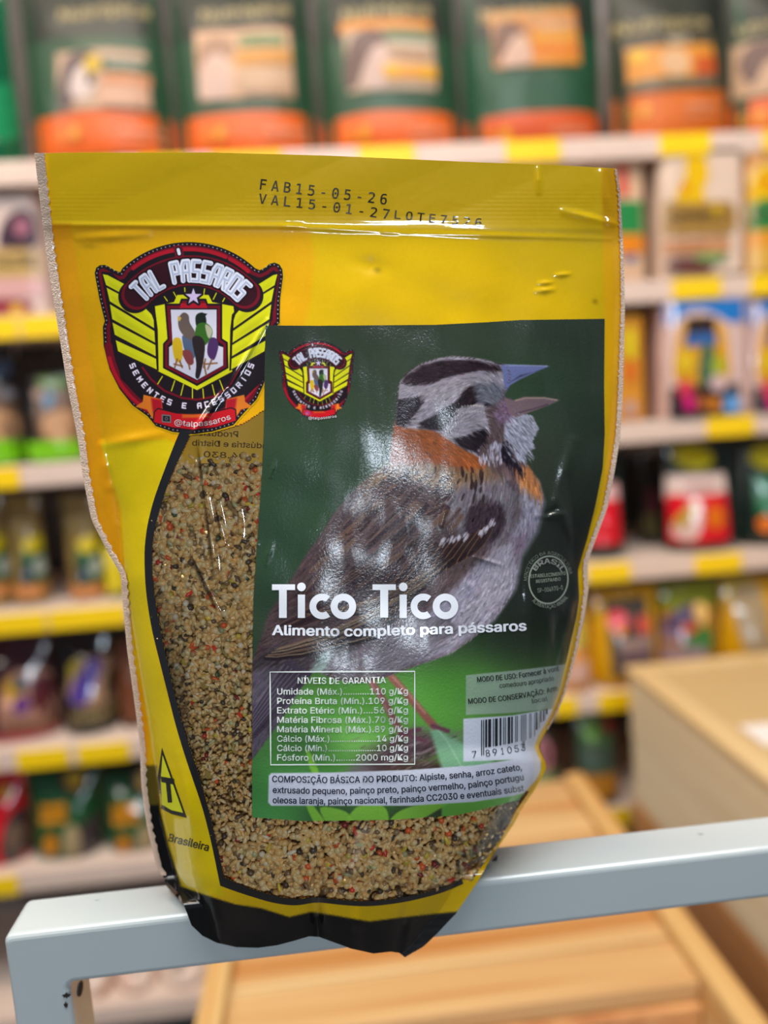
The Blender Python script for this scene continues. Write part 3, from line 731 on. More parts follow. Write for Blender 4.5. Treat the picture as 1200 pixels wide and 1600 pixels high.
for u0, u1, v0, lb in ((-44, 24, 768, 'small olive seed bag at the far left of fourth shelf'), (26, 80, 772, 'small olive seed bag with green front, beside the grey shelf post'), (112, 168, 772, 'green seed bag with a yellow oval, right of the grey shelf post')):
    pack('seed_bag', lb, 'seed bag', 3, u0, v0, u1, 1.27, (146, 118, 62), [('panel', (20, 84, 46), (u0+3, 850, u1-3, 930)), ('oval', (222, 196, 20), (u0+8, 838, u1-8, 864), 'yellow_oval'), ('oval', (30, 50, 60), (u0+8, 880, u0+28, 910)), ('oval', (176, 186, 176), (u1-28, 872, u1-10, 900)), ('band', (214, 140, 80), (u0, 916, u1, 930))], .03)
pack('seed_bag', 'slim yellow and green bag on the fourth shelf against the yellow pouch', 'seed bag', 3, 168, 850, 200, 1.26, (222, 200, 20), [('panel', (40, 80, 50), (172, 925, 198, 940))], .02)
pack('bird_food_bag', 'maroon bird food bag with a round picture, left end of fifth shelf', 'bird food bag', 4, -40, 992, 98, 1.27, (66, 24, 34), [
    ('poly', (176, 128, 110), [(0,1090),(10,1056),(50,1048),(80,1062),(88,1100),(70,1140),(20,1150),(0,1130)], 'picture'), ('poly', (92, 32, 44), [(46,1064),(74,1062),(78,1096),(56,1112)], 'picture'), ('poly', (206, 160, 40), [(6,1068),(30,1060),(38,1086),(14,1096)], 'picture'), ('oval', (110, 60, 130), (22, 1086, 48, 1114)),
    ('oval', (60, 80, 100), (20, 1060, 42, 1080)), ('panel', (130, 90, 70), (6, 1128, 88, 1142)), ('band', (170, 40, 60), (0, 1146, 96, 1168)), ('oval', (236, 180, 150), (6, 1090, 24, 1104))], .04, rough=.15, bump=1)
pack('bird_food_bag', 'dark brown bird food bag showing a purple bird, fifth shelf', 'bird food bag', 4, 102, 990, 188, 1.27, (34, 24, 24), [
    ('poly', (176, 140, 110), [(106,1060),(130,1034),(170,1030),(186,1060),(184,1104),(150,1112),(108,1096)], 'picture'), ('poly', (84, 62, 150), [(108,1092),(118,1060),(140,1034),(156,1040),(150,1070),(138,1096),(120,1100)], 'bird_picture'), ('poly', (190, 164, 60), [(104,1040),(120,1034),(118,1054),(106,1062)], 'picture'),
    ('panel', (72, 60, 40), (106, 1108, 186, 1130)), ('text', (170, 150, 100), ('CURIÓ', 114, 1126, 176, 1122, 12)), ('panel', (30, 26, 24), (106, 1132, 186, 1150))], .04, rough=.15, bump=1)
pack('bird_food_bag', 'copper brown bird food bag half hidden behind the yellow pouch, fifth shelf', 'bird food bag', 4, 190, 1000, 240, 1.27, (120, 66, 36), [('band', (60, 30, 30), (190, 1130, 240, 1160))], .03)
pack('seed_bag', 'glossy red seed bag at the left end of the sixth shelf', 'seed bag', 5, -60, 1206, 56, 1.26, (214, 14, 30), [('poly', (70, 56, 56), [(4,1330),(10,1282),(34,1270),(50,1300),(52,1340),(20,1352)], 'seed_picture'), ('oval', (120, 96, 80), (8, 1290, 34, 1330)), ('oval', (230, 180, 60), (-6, 1236, 10, 1256))], .04, rough=.18)
for u0, u1, lb in ((54, 166, 'green seed bag with orange lettering panels beside the red bag'), (168, 262, 'green seed bag with orange panels right behind the lower left edge of the pouch')):
    pack('seed_bag', lb, 'seed bag', 5, u0, 1204, u1, 1.26, (24, 84, 42), [('oval', (120, 40, 40), (u0+34, 1210, u0+76, 1246)), ('oval', (212, 176, 40), (u0+42, 1216, u0+68, 1240), 'emblem'), ('panel', (226, 150, 20), (u0+4, 1262, u0+50, 1284)), ('text', (110, 60, 10), ('SEMENTES', u0+6, 1279, u0+48, 1277, 8)),
        ('oval', (222, 140, 30), (u0+16, 1300, u0+38, 1332)), ('poly', (70, 60, 60), [(u0+60,1350),(u0+66,1300),(u0+90,1280),(u0+108,1290),(u0+106,1340)], 'seed_picture'), ('oval', (170, 150, 110), (u0+46, 1286, u0+74, 1340))], .04, rough=.2)
for i, (u0, u1, lb) in enumerate(((60, 128, 'clear bag of beige grit, leftmost under the white rail'), (130, 182, 'clear bag of beige grit with a grey mark, seen under the rail'), (184, 250, 'clear bag of pinkish grit, third under the rail'), (252, 330, 'clear bag of grit beside the pine tray'))):
    pack('grit_bag', lb, 'grit bag', 6, u0, 1490, u1, 1.26, [(244, 214, 196), (250, 222, 204), (246, 206, 186), (240, 214, 196)][i], [('oval', (150, 124, 112), (u0+12, 1500, u0+34, 1526)), ('oval', (240, 214, 196), (u0+26, 1520, u1-8, 1560)), ('oval', (196, 132, 80), (u0+20, 1540, u0+50, 1572)), ('panel', (236, 220, 210), (u0+10, 1494, u1-8, 1502))], .04, rough=.2, bump=1)

# right of the pouch
pack('bird_food_box', 'red green and orange box peeping out right beside the pouch, second shelf', 'bird food box', 1, 915, 262, 992, 1.27, (226, 186, 150), [('panel', (226, 90, 70), (960, 262, 978, 310)), ('band', (40, 140, 70), (915, 322, 990, 370)), ('band', (240, 140, 20), (915, 374, 990, 398)), ('oval', (90, 110, 160), (972, 400, 990, 412))], .05, 'box')
pack('bird_food_box', 'cream and tan box with a yellow canary picture on the second shelf', 'bird food box', 1, 1018, 250, 1140, 1.25, (240, 212, 190), [
    ('poly', (250, 200, 4), [(1052,318),(1056,296),(1066,276),(1066,252),(1084,246),(1098,252),(1102,280),(1094,300),(1096,322)], 'canary_picture'), ('oval', (240, 130, 20), (1060, 290, 1072, 304)), ('poly', (176, 134, 64), [(1020,322),(1080,320),(1138,320),(1138,366),(1080,370),(1020,368)], 'tan_band'),
    ('text', (206, 176, 120), ('Nutrópica', 1032, 350, 1126, 346, 18)), ('oval', (240, 196, 10), (1106, 322, 1120, 342)), ('panel', (212, 150, 100), (1026, 380, 1134, 396)), ('panel', (196, 130, 84), (1030, 384, 1100, 392)), ('poly', (112, 60, 52), [(1030,424),(1036,410),(1070,406),(1104,408),(1098,428)], 'seed_picture'), ('oval', (130, 170, 100), (1078, 398, 1130, 412))], .05, 'box')
pack('bird_food_box', 'tan box with yellow bird and green name band, right edge of second shelf', 'bird food box', 1, 1144, 248, 1280, 1.25, (222, 160, 96), [
    ('poly', (250, 206, 120), [(1150,318),(1162,276),(1190,258),(1230,262),(1230,318)], 'picture'), ('poly', (250, 196, 0), [(1166,316),(1176,276),(1196,262),(1220,280),(1220,316)], 'canary_picture'), ('oval', (236, 70, 20), (1186, 282, 1198, 294)), ('band', (52, 140, 64), (1144, 318, 1280, 362)), ('text', (206, 216, 170), ('Nutrópica', 1154, 346, 1260, 340, 18)), ('band', (240, 160, 40), (1144, 366, 1280, 390)), ('band', (232, 180, 70), (1144, 392, 1280, 430))], .05, 'box')
pack('fruit_mix_box', 'blue topped fruit mix box, only its right edge showing beside the pouch', 'fruit mix box', 2, 915, 500, 992, 1.27, (224, 150, 40), [('panel', (226, 206, 10), (972, 516, 990, 560)), ('oval', (226, 110, 20), (972, 560, 990, 600)), ('panel', (200, 160, 150), (970, 628, 990, 648))], .05, 'box')
def blue_box(u0, u1, lb):
    W_ = 126
    f = lambda x: u0+(x-1022)*(u1-u0)/W_
    pack('fruit_mix_box', lb, 'fruit mix box', 2, u0, 476, u1, 1.25, (232, 196, 186), [('band', (40, 130, 214), (u0, 476, u1, 504), 'blue_header'), ('poly', (240, 212, 206), [(f(1046),600),(f(1046),520),(f(1066),490),(f(1094),486),(f(1124),500),(f(1136),520),(f(1136),600)], 'arch'),
        ('poly', (236, 170, 20), [(f(1052),600),(f(1052),530),(f(1066),500),(f(1094),494),(f(1122),506),(f(1130),524),(f(1130),600)], 'arch'), ('panel', (60, 44, 44), (f(1066), 498, f(1112), 524), 'dark_sign'), ('text', (196, 176, 160), ('MIX', f(1076), 516, f(1102), 515, 9)), ('panel', (60, 110, 180), (f(1064), 524, f(1114), 540), 'blue_sign'),
        ('poly', (60, 110, 84), [(f(1086),600),(f(1090),546),(f(1108),542),(f(1108),600)], 'parrot_picture'), ('oval', (180, 190, 50), (f(1104), 556, f(1126), 590)), ('oval', (240, 200, 40), (f(1050), 548, f(1078), 584)), ('panel', (40, 30, 34), (f(1040), 606, f(1148), 648), 'dark_footer'),
        ('oval', (226, 60, 90), (f(1052), 594, f(1076), 622), 'fruit'), ('oval', (226, 20, 130), (f(1060), 620, f(1080), 642), 'fruit'), ('oval', (200, 110, 40), (f(1082), 618, f(1100), 640), 'fruit'), ('oval', (240, 150, 30), (f(1102), 622, f(1118), 642), 'fruit'), ('oval', (110, 170, 230), (f(1122), 616, f(1148), 648), 'fruit'), ('oval', (224, 190, 190), (f(1100), 586, f(1128), 612), 'fruit')], .05, 'box')
blue_box(1022, 1148, 'pale box with blue header and fruit print in front of the shelf post, third shelf')
blue_box(1151, 1278, 'pale box with blue header and fruit print cut by the right picture edge, third shelf')
pack('seed_bag', 'dark bag with a red and white label peeping out beside the pouch, fourth shelf', 'seed bag', 3, 900, 700, 976, 1.26, (16, 40, 32), [('panel', (232, 180, 176), (905, 758, 970, 782)), ('panel', (226, 14, 34), (905, 784, 970, 848), 'red_label')], .04)
pack('seed_bag', 'narrow near black bag in shade behind the shelf post, fourth shelf', 'seed bag', 3, 1000, 700, 1040, 1.34, (18, 22, 22), [('panel', (96, 20, 28), (1012, 760, 1030, 800)), ('oval', (100, 90, 50), (1008, 800, 1028, 840))], .03)  # body and print dimmed, the shade put into their colours
pack('seed_bag', 'dark green bag with yellow oval and white red label, fourth shelf', 'seed bag', 3, 1038, 692, 1150, 1.25, (14, 34, 28), [('oval', (196, 180, 20), (1060, 696, 1126, 734), 'yellow_oval'), ('panel', (240, 214, 204), (1049, 746, 1138, 778)), ('panel', (230, 10, 34), (1051, 776, 1138, 844), 'red_label'),
    ('poly', (226, 190, 180), [(1056,840),(1060,812),(1086,778),(1094,784),(1094,816),(1080,844)], 'bird_picture'), ('poly', (196, 160, 60), [(1056,816),(1076,790),(1088,780),(1082,806),(1064,826)], 'bird_picture'), ('oval', (240, 120, 10), (1100, 788, 1130, 826)), ('text', (150, 40, 40), ('TRINCA', 1066, 766, 1120, 763, 9))], .04)
pack('seed_bag', 'dark green bag with orange spots cut by the right picture edge, fourth shelf', 'seed bag', 3, 1154, 690, 1270, 1.25, (14, 34, 28), [('oval', (196, 180, 20), (1182, 696, 1246, 734), 'yellow_oval'), ('panel', (30, 110, 60), (1184, 746, 1250, 800)), ('oval', (236, 120, 20), (1184, 806, 1206, 832)), ('oval', (214, 110, 20), (1222, 790, 1246, 814))], .04)
def ybag(u0, v0, u1, lb, parts, body=(222, 164, 14), y=1.24): pack('bird_seed_bag', lb, 'bird seed bag', 4, u0, v0, u1, y, body, parts, .04, rough=.2, bump=.9)
ybag(870, 950, 922, 'yellow seed bag mostly hidden by the lower right of the pouch, fifth shelf', [('panel', (206, 190, 60), (880, 960, 918, 1010)), ('panel', (226, 180, 160), (880, 1036, 920, 1062))], (224, 150, 70))
ybag(924, 918, 1028, 'bright yellow bag with two red flowers, fifth shelf', [('panel', (84, 74, 66), (952, 944, 1022, 1050)), ('oval', (236, 80, 90), (952, 956, 986, 990), 'flower_picture'), ('oval', (226, 90, 80), (998, 964, 1020, 994), 'flower_picture'), ('panel', (120, 96, 100), (966, 1006, 1020, 1046)), ('panel', (170, 140, 130), (968, 1000, 1022, 1010)), ('oval', (250, 160, 30), (964, 980, 978, 994))])
ybag(1030, 908, 1122, 'olive topped bag with purple and green picture, fifth shelf', [('band', (130, 136, 30), (1030, 908, 1122, 950)), ('poly', (92, 74, 104), [(1036,980),(1060,956),(1092,944),(1106,954),(1090,976),(1050,990)], 'bird_picture'), ('oval', (246, 200, 120), (1088, 944, 1112, 976)), ('oval', (216, 90, 40), (1066, 974, 1092, 990)),
    ('poly', (70, 130, 60), [(1062,1020),(1080,992),(1108,980),(1112,1010),(1090,1024)], 'leaf_picture'), ('panel', (150, 120, 140), (1038, 990, 1076, 1002)), ('panel', (170, 140, 150), (1040, 1014, 1100, 1038)), ('band', (190, 120, 40), (1030, 1042, 1122, 1058))], (186, 130, 30))
ybag(1126, 900, 1240, 'golden bag showing seeds through a slanted window, right edge of fifth shelf', [('poly', (180, 156, 120), [(1154,930),(1180,916),(1200,930),(1204,1040),(1180,1050),(1160,1000)], 'seed_window'), ('poly', (206, 180, 40), [(1140,920),(1170,904),(1192,908),(1150,940)], 'gold_flash')])
for u0, v0, u1, lb, pr in ((800, 1140, 872, 'dark bag with a pink ring print at the lower right of the pouch', [('oval', (196, 120, 130), (836, 1160, 868, 1206)), ('oval', (90, 60, 70), (844, 1170, 860, 1196)), ('band', (120, 140, 90), (800, 1212, 872, 1250))]),
    (896, 1112, 966, 'small amber footed pack with green print by the pine bin, sixth shelf', [('panel', (64, 96, 60), (904, 1120, 962, 1170)), ('oval', (110, 160, 60), (912, 1130, 940, 1160)), ('oval', (190, 40, 50), (950, 1130, 964, 1150)), ('panel', (70, 90, 76), (906, 1172, 960, 1206)), ('band', (196, 130, 40), (896, 1214, 966, 1240))])):
    pack('bird_food_pot', lb, 'bird food pack', 5, u0, v0, u1, 1.24, (58, 50, 42), pr, .035)

# ================================================================ PINE BINS
def wood(name, col, col2, axis=0, sc_=1.0, gain=1.0):
    m, nt, b = new_mat(name, .55)
    tc = nd(nt, 'ShaderNodeTexCoord'); mp = nd(nt, 'ShaderNodeMapping')
    s = [30., 30., 30.]; s[axis] = .9; mp.inputs['Scale'].default_value = [q*sc_ for q in s]
    n1 = nd(nt, 'ShaderNodeTexNoise', Scale=1.0, Detail=4.0, Distortion=.35); rp = nd(nt, 'ShaderNodeValToRGB')
    e = rp.color_ramp.elements; e[0].position, e[1].position = .36, .62
    e[0].color = (*lin(col2)*gain, 1); e[1].color = (*lin(col)*gain, 1)
    nt.links.new(tc.outputs['Object'], mp.inputs['Vector']); nt.links.new(mp.outputs['Vector'], n1.inputs['Vector'])
    nt.links.new(n1.outputs['Fac'], rp.inputs['Fac']); nt.links.new(rp.outputs['Color'], b.inputs['Base Color'])
    return m
W_x = wood('pine', (244, 208, 146), (206, 136, 66), 0, 1.0, .74); W_y = wood('pine', (244, 206, 138), (218, 158, 86), 1, 1.0, .76); W_pale = wood('pine', (248, 236, 204), (238, 218, 180), 1, .6)
W_flat = wood('plywood', (238, 204, 146), (230, 192, 130), 0, .4, .70); W_brown = wood('pine', (206, 150, 92), (176, 112, 60), 1, .7); W_rim = wood('pine', (242, 212, 160), (234, 196, 132), 1, 1.0, .82)

# low tray whose boards run along the shelves
zt = -.50
far = at(800, 1242, 1)[2]-CAM_H; yf = zt/far
xr = at(885, 1245, yf)[0]; 
yn = zt/((at(900, 1560, 1)[2]-CAM_H)); xl = at(345, 1560, yn)[0]
tray = thing('pine_tray', 'low pine tray of lengthwise boards behind the white rail', 'wooden tray', (xl, yn, CAM_H+zt-.10))
o_ = np.array([xl, yn, CAM_H+zt-.10])
nb = 6; yy = np.linspace(yn, yf, nb+1)
for i in range(nb):
    box('board', np.array([xl-.004, yy[i]+.0015, CAM_H+zt-.018])-o_, np.array([xr+.004, yy[i+1]-.0015, CAM_H+zt-.0008*(i % 2)])-o_, W_x, tray, .002)
for nm, xa, xb in (('left_rim', xl-.026, xl-.004), ('right_rim', xr+.004, xr+.028)):
    box('side_rim', np.array([xa, yn-.16, CAM_H+zt-.10])-o_, np.array([xb, yf+.02, CAM_H+zt+.012])-o_, W_y, tray, .003)
box('end_board', np.array([xl-.004, yf, CAM_H+zt-.10])-o_, np.array([xr+.004, yf+.018, CAM_H+zt+.004])-o_, W_x, tray, .002)
box('front_lip', np.array([xl-.004, yn-.004, CAM_H+zt-.045])-o_, np.array([xr+.004, yn+.0145, CAM_H+zt-.019])-o_, W_brown, tray, .003)  # browner pine here: shading of the front edge put into the colour
box('carton', (xl+.0, yn-.20, CAM_H+zt-.16), (xr-.0, yn-.012, CAM_H+zt-.075), flat((214, 200, 206), .6), None, .004)
ct = bpy.data.objects['carton']; ct['label'] = 'pale lilac white carton below the front of the pine tray'; ct['category'] = 'carton'

# tall bin on the right
yb = 1.12; zc = at(983, 1055, yb)[2]; xb = at(983, 1055, yb)[0]; ynb = .50
bn = thing('pine_bin', 'large pale pine bin with a framed lid at the right, in front of the shelves', 'wooden bin', (xb, ynb, 0.0))
ob = np.array([xb, ynb, 0.0])
hb = [zc, zc-.10, zc-.205, zc-.32, zc-.45, zc-.66]
for i in range(5):
    box('side_board', np.array([xb+.002*(i % 2), ynb, hb[i+1]+.0015])-ob, np.array([xb+.018, yb, hb[i]-.0015])-ob, [W_pale, W_pale, W_brown, W_brown, W_brown][i], bn, .002)  # brown lower boards stand in for a shaded cavity, shade put into colour
box('top_rim', np.array([xb-.003, ynb, zc])-ob, np.array([xb+.03, yb+.012, zc+.012])-ob, W_rim, bn, .003)
box('lid', np.array([xb+.031, ynb, zc-.012])-ob, np.array([xb+.62, yb-.01, zc+.004])-ob, W_flat, bn, .001)
box('top_rim', np.array([xb+.031, yb-.009, zc])-ob, np.array([xb+.62, yb+.012, zc+.012])-ob, W_rim, bn, .003)
box('end_board', np.array([xb+.019, yb-.008, zc-.66])-ob, np.array([xb+.62, yb+.010, zc-.013])-ob, W_pale, bn, .002)
tg = at(1190, 1150, 1)
ty = (zc+.0045-CAM_H)/(tg[2]-CAM_H); tx = tg[0]*ty
card = box('card', (tx-.012, ty-.03, zc+.0045), (tx+.06, ty+.03, zc+.0065), flat((240, 232, 226), .6), None, .0005, 1)
card['label'] = 'small white card lying on the lid of the pine bin'; card['category'] = 'card'

# ================================================================ PAINTED RAIL
m_rail, nt, b = new_mat('rail_paint', .30, .35, .12)
tc = nd(nt, 'ShaderNodeTexCoord'); n1 = nd(nt, 'ShaderNodeTexNoise', Scale=12.0, Detail=4.0); n2 = nd(nt, 'ShaderNodeTexNoise', Scale=260.0, Detail=2.0); r1 = nd(nt, 'ShaderNodeValToRGB'); r2 = nd(nt, 'ShaderNodeValToRGB')
mp = nd(nt, 'ShaderNodeMapping'); mp.inputs['Scale'].default_value = (.35, 1, 1)
r1.color_ramp.elements[0].color = (*lin((174, 183, 185)), 1); r1.color_ramp.elements[1].color = (*lin((192, 199, 199)), 1)
r2.color_ramp.elements[0].position = .22; r2.color_ramp.elements[1].position = .27; r2.color_ramp.elements[0].color = (.10, .09, .08, 1); r2.color_ramp.elements[1].color = (1, 1, 1, 1)
mx = nd(nt, 'ShaderNodeMix', _data_type='RGBA', _blend_type='MULTIPLY'); mx.inputs['Factor'].default_value = .9
nt.links.new(tc.outputs['Object'], n1.inputs['Vector']); nt.links.new(tc.outputs['Object'], mp.inputs['Vector']); nt.links.new(mp.outputs['Vector'], n2.inputs['Vector'])
nt.links.new(n1.outputs['Fac'], r1.inputs['Fac']); nt.links.new(n2.outputs['Fac'], r2.inputs['Fac'])
nt.links.new(r1.outputs['Color'], mx.inputs['A']); nt.links.new(r2.outputs['Color'], mx.inputs['B']); nt.links.new(mx.outputs['Result'], b.inputs['Base Color'])
zt_ = at(600, 1394, RY0)[2]; zb_ = at(600, 1478, RY0)[2]; xe = at(4, 1470, RY0)[0]; xp = at(110, 1560, RY0)[0]
frame = thing('display_rack', 'white painted square tube rack that the seed pouch sits on', 'metal rack', (xe, RY0, zt_-.6))
of = np.array([xe, RY0, zt_-.6])
# rail and post are one welded run of square tube: an angled outline pushed back and rounded
def fillet(cx, cz, r, a0, a1, n=6): return [(cx+r*math.cos(math.radians(a0+(a1-a0)*i/n)), cz+r*math.sin(math.radians(a0+(a1-a0)*i/n))) for i in range(n+1)]
prof = fillet(xe+.003, zt_-.003, .003, 90, 180)+[(xe, zt_-.6), (xp, zt_-.6)]+fillet(xp+.0022, zb_-.0022, .0022, 180, 90)+[(.42, zb_), (.42, zt_)]
bm = bmesh.new(); vsl = [bm.verts.new((x-of[0], 0, z-of[2])) for x, z in prof]; f = bm.faces.new(vsl)
ex_ = bmesh.ops.extrude_face_region(bm, geom=[f])
for q in ex_['geom']:
    if isinstance(q, bmesh.types.BMVert): q.co.y = RY1-RY0
bmesh.ops.recalc_face_normals(bm, faces=bm.faces[:])
ring_ = [e for e in bm.edges if abs(e.verts[0].co.y-e.verts[1].co.y) < 1e-6]
bmesh.ops.bevel(bm, geom=ring_, offset=.0021, segments=4, profile=.5, affect='EDGES')
tube = bm_obj('square_tube', bm, m_rail, frame)
for (u, v, ru, rv) in ((116, 1546, 3.2, 8), (104, 1556, 6, 4), (103, 1571, 3, 5)):
    bm = bmesh.new(); bmesh.ops.create_circle(bm, cap_ends=True, radius=1, segments=14)
    if u > 110:   # slot in the post's inner face: flat dark disc, its hollow's shade as colour
        c = Vector((xp+.0003, RY0+.009, at(u, v, RY0+.009)[2])); 
        for q in bm.verts: q.co = Vector((c.x, c.y+q.co.x*.0028, c.z+q.co.y*.0022))
    else:         # chips in the weld
        c = at(u, v, RY0-.0002)
        for q in bm.verts: q.co = Vector((c[0]+q.co.x*ru*.00021*(1+.3*math.sin(q.co.y*9)), c[1], c[2]+q.co.y*rv*.00021*(1+.4*math.cos(q.co.x*7))))
    for q in bm.verts: q.co -= Vector(of)
    bm_obj('slot_and_chip', bm, flat((34, 26, 22), .8), frame)
# ================================================================ THE SEED POUCH
YC = (RY0+RY1)/2                              # plane of the side seals
def table(pts, sig=10):
    p = sorted(pts); v = np.arange(180, 1560.); x = np.interp(v, [q[0] for q in p], [q[1] for q in p])
    k = np.exp(-.5*(np.arange(-3*sig, 3*sig+1)/sig)**2); k /= k.sum()
    xp_ = np.concatenate([np.full(3*sig, x[0]), x, np.full(3*sig, x[-1])])
    y = np.convolve(xp_, k, 'valid')
    return lambda q: np.interp(q, v, y)
Lo = table([(238,55),(300,62),(400,74),(500,90),(600,106),(680,122),(740,130),(812,144),(863,170),(897,190),(952,194),(1016,200),(1101,212),(1165,220),(1228,222),(1292,231),(1356,246),(1380,262),(1395,280),(1448,300),(1500,316)], 5)
Ro = table([(262,962),(300,968),(400,973),(480,975),(610,972),(680,968),(731,960),(793,948),(855,925),(878,917),(921,918),(963,912),(1020,900),(1080,883),(1117,868),(1150,849),(1167,841),(1188,851),(1198,854),(1213,848),(1238,833),(1260,817),(1287,803),(1337,769),(1377,747),(1428,712),(1479,684),(1500,664)], 4)
Hl = table([(240,76),(360,108),(500,132),(650,160),(700,166),(800,186),(880,192),(910,194),(995,208),(1080,221),(1143,231),(1228,242),(1280,250),(1347,268),(1373,274),(1400,284),(1450,302),(1500,318)], 8)
Rl = table([(240,950),(480,962),(650,955),(731,945),(793,934),(855,915),(890,905),(935,908),(963,904),(1020,894),(1080,878),(1117,864),(1150,846),(1167,839),(1188,848),(1213,845),(1238,830),(1287,800),(1337,768),(1428,711),(1500,666)], 5)
def Tp(s): return np.interp(s, [0, .05, .3, .5, .75, .9, 1], [240, 238.5, 238, 243, 253, 258, 263])
Bs = np.array([0,.03,.08,.16,.25,.33,.40,.46,.50,.56,.64,.75,.82,.86,.90,.94,.97,1]); Bv = np.array([1446,1462,1473,1480,1481,1477,1470,1463,1464,1472,1482,1490,1487,1489,1496,1480,1458,1428])
def Bt(s): return np.interp(s, Bs, Bv)
Bm = table([(200,0),(352,0),(372,.0014),(420,.0040),(500,.0078),(650,.0140),(850,.0212),(1050,.0272),(1230,.0300),(1340,.0285),(1400,.0268),(1450,.0230),(1500,.0190)], 16)
Fl = table([(200,0),(1368,0),(1416,.0145),(1560,.0145)], 5)
LEAN = table([(200,.0062),(240,.0052),(352,.0008),(372,0),(1560,0)], 8)     # the sealed top tips towards the viewer

RIDGES = [  # wrinkles of the film: x0, y0, x1, y1, half width (px), height (m)
 (70,351,470,353,4,.00045),(440,354,620,363,4,.00030),(600,363,955,373,4,.00036),(120,372,230,366,7,.0006),(160,696,172,760,9,.0010),(172,760,190,880,8,.0009),(160,696,250,678,8,.0006),
 (312,690,322,770,5,.0010),(322,770,338,900,5,.0012),(334,765,352,850,4,.0010),(303,870,344,955,5,.0014),(374,795,378,840,4,.0006),(368,858,402,850,4,.0005),(280,1180,310,1330,8,.0006),
 (418,500,360,600,4,.0008),(352,606,300,680,5,.0009),(330,640,306,672,4,.0006),(880,330,960,350,6,.0007),(838,455,865,452,4,.0006),(842,443,862,441,3,.0005),(868,430,890,428,3,.0005),
 (560,410,600,420,14,-.0008),(895,690,870,780,9,.0009),(870,780,893,840,8,.0009),(840,808,882,803,5,.0009),(868,796,840,812,5,-.0007),(700,782,690,820,4,.0006),(790,740,800,760,5,.0007),
 (742,870,780,882,3,.0005),(726,900,744,930,6,.0006),(812,905,816,950,6,-.0008),(905,900,880,1010,7,.0008),(870,960,862,1040,8,-.0008),(490,1400,500,1465,12,-.0035),(500,1345,498,1410,10,-.0012),
 (430,720,423,745,3,.0004),(424,850,416,880,5,.0004),(640,1400,622,1490,9,-.0018),(700,1400,660,1490,7,.0012),(330,1400,345,1470,8,.0010),(560,1410,560,1480,10,.0014),(840,262,842,300,4,.0006),(940,270,955,350,6,.0006)]
def bulge(u, v):
    l, r = Hl(v), Rl(v)
    t = np.clip(2*(u-l)/(r-l)-1, -1, 1)
    pw = np.interp(v, [300, 600, 900, 1200], [2.0, 2.2, 2.8, 3.0]); q = np.interp(v, [300, 600, 900, 1200], [1.0, .9, .62, .55])
    b = Bm(v)*np.clip(1-np.abs(t)**pw, 0, 1)**q
    env = np.clip((v-350)/120, 0, 1)*np.clip(1-np.abs(t)**6, 0, 1)
    b = b+env*(.00055*np.sin(u/47+v/71)*np.sin(v/63-u/120+1)+.0003*np.sin(u/21-v/37)*np.sin(v/29+u/51))
    b = b+(1-env)*.00014*np.sin(u/60+v/25)
    for x0, y0, x1, y1, w, a in RIDGES:
        ex, ey = x1-x0, y1-y0; L2 = ex*ex+ey*ey
        k = np.clip(((u-x0)*ex+(v-y0)*ey)/L2, 0, 1)
        d = np.hypot(u-x0-k*ex, v-y0-k*ey)
        b = b+a*np.exp(-(d/w)**2)*(1-.6*np.abs(2*k-1))
    # seal crimps
    b = b+.000022*np.sin(v*2*np.pi/6.4)*np.exp(-((v-322)/26)**4)
    return np.maximum(b, Fl(v+.112*(u-270)))+LEAN(v)
def SURF(u, v, off=0.0):
    u = np.asarray(u, float); v = np.asarray(v, float)
    return at(u, v, YC-bulge(u, v)-off)

pouch = thing('seed_pouch', 'yellow stand-up pouch of bird seed with a singing sparrow label, sitting on the white rail', 'seed pouch', tuple(at(520, 1400, YC)))
PO = np.array(pouch.location)
loc = lambda V: V-PO

# --- printed film
film = Canvas(40, 230, 990, 1510, 2.0, (224, 180, 2))
Qf = film.poly
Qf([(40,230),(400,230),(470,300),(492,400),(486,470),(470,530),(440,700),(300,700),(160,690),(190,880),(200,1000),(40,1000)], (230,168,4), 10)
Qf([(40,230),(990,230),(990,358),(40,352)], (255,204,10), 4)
Qf([(40,350),(110,350),(160,690),(186,800),(194,900),(200,1000),(221,1080),(232,1143),(232,1200),(200,1200),(40,1000)], (238,160,4), 6)  # orange edge print, with the fold's shaded side put into the colour
Qf([(158,694),(262,686),(285,700),(240,800),(228,900),(240,1000),(262,1090),(300,1210),(330,1300),(350,1400),(284,1400),(255,1290),(236,1160),(212,1010),(196,900),(190,800)], (216,188,8), 4)  # yellow past the fold, its lit streak put into the colour
Qf([(300,676),(340,676),(420,640),(420,760),(300,760)], (224,150,20), 3)
Qf([(200,1196),(245,1196),(250,1262),(236,1262),(200,1262)], (96,80,20), 3); Qf([(200,1258),(248,1258),(262,1320),(283,1385),(283,1400),(200,1400)], (12,12,14), 2.5)
Qf([(270,1383),(282,1385),(322,1399),(367,1413),(407,1419),(452,1433),(486,1425),(520,1430),(577,1440),(633,1433),(679,1428),(710,1425),(760,1420),(760,1520),(270,1520)], (12,13,16), 2)
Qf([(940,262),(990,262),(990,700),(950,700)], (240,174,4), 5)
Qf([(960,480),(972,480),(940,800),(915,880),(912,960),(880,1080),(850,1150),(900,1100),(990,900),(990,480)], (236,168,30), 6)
film.blob(590, 422, 6, 5, (120,100,10), .5); film.blob(930, 471, 4, 4, (110,80,10), .5); film.blob(140, 385, 12, 4, (150,120,10), .4); film.noise(3)
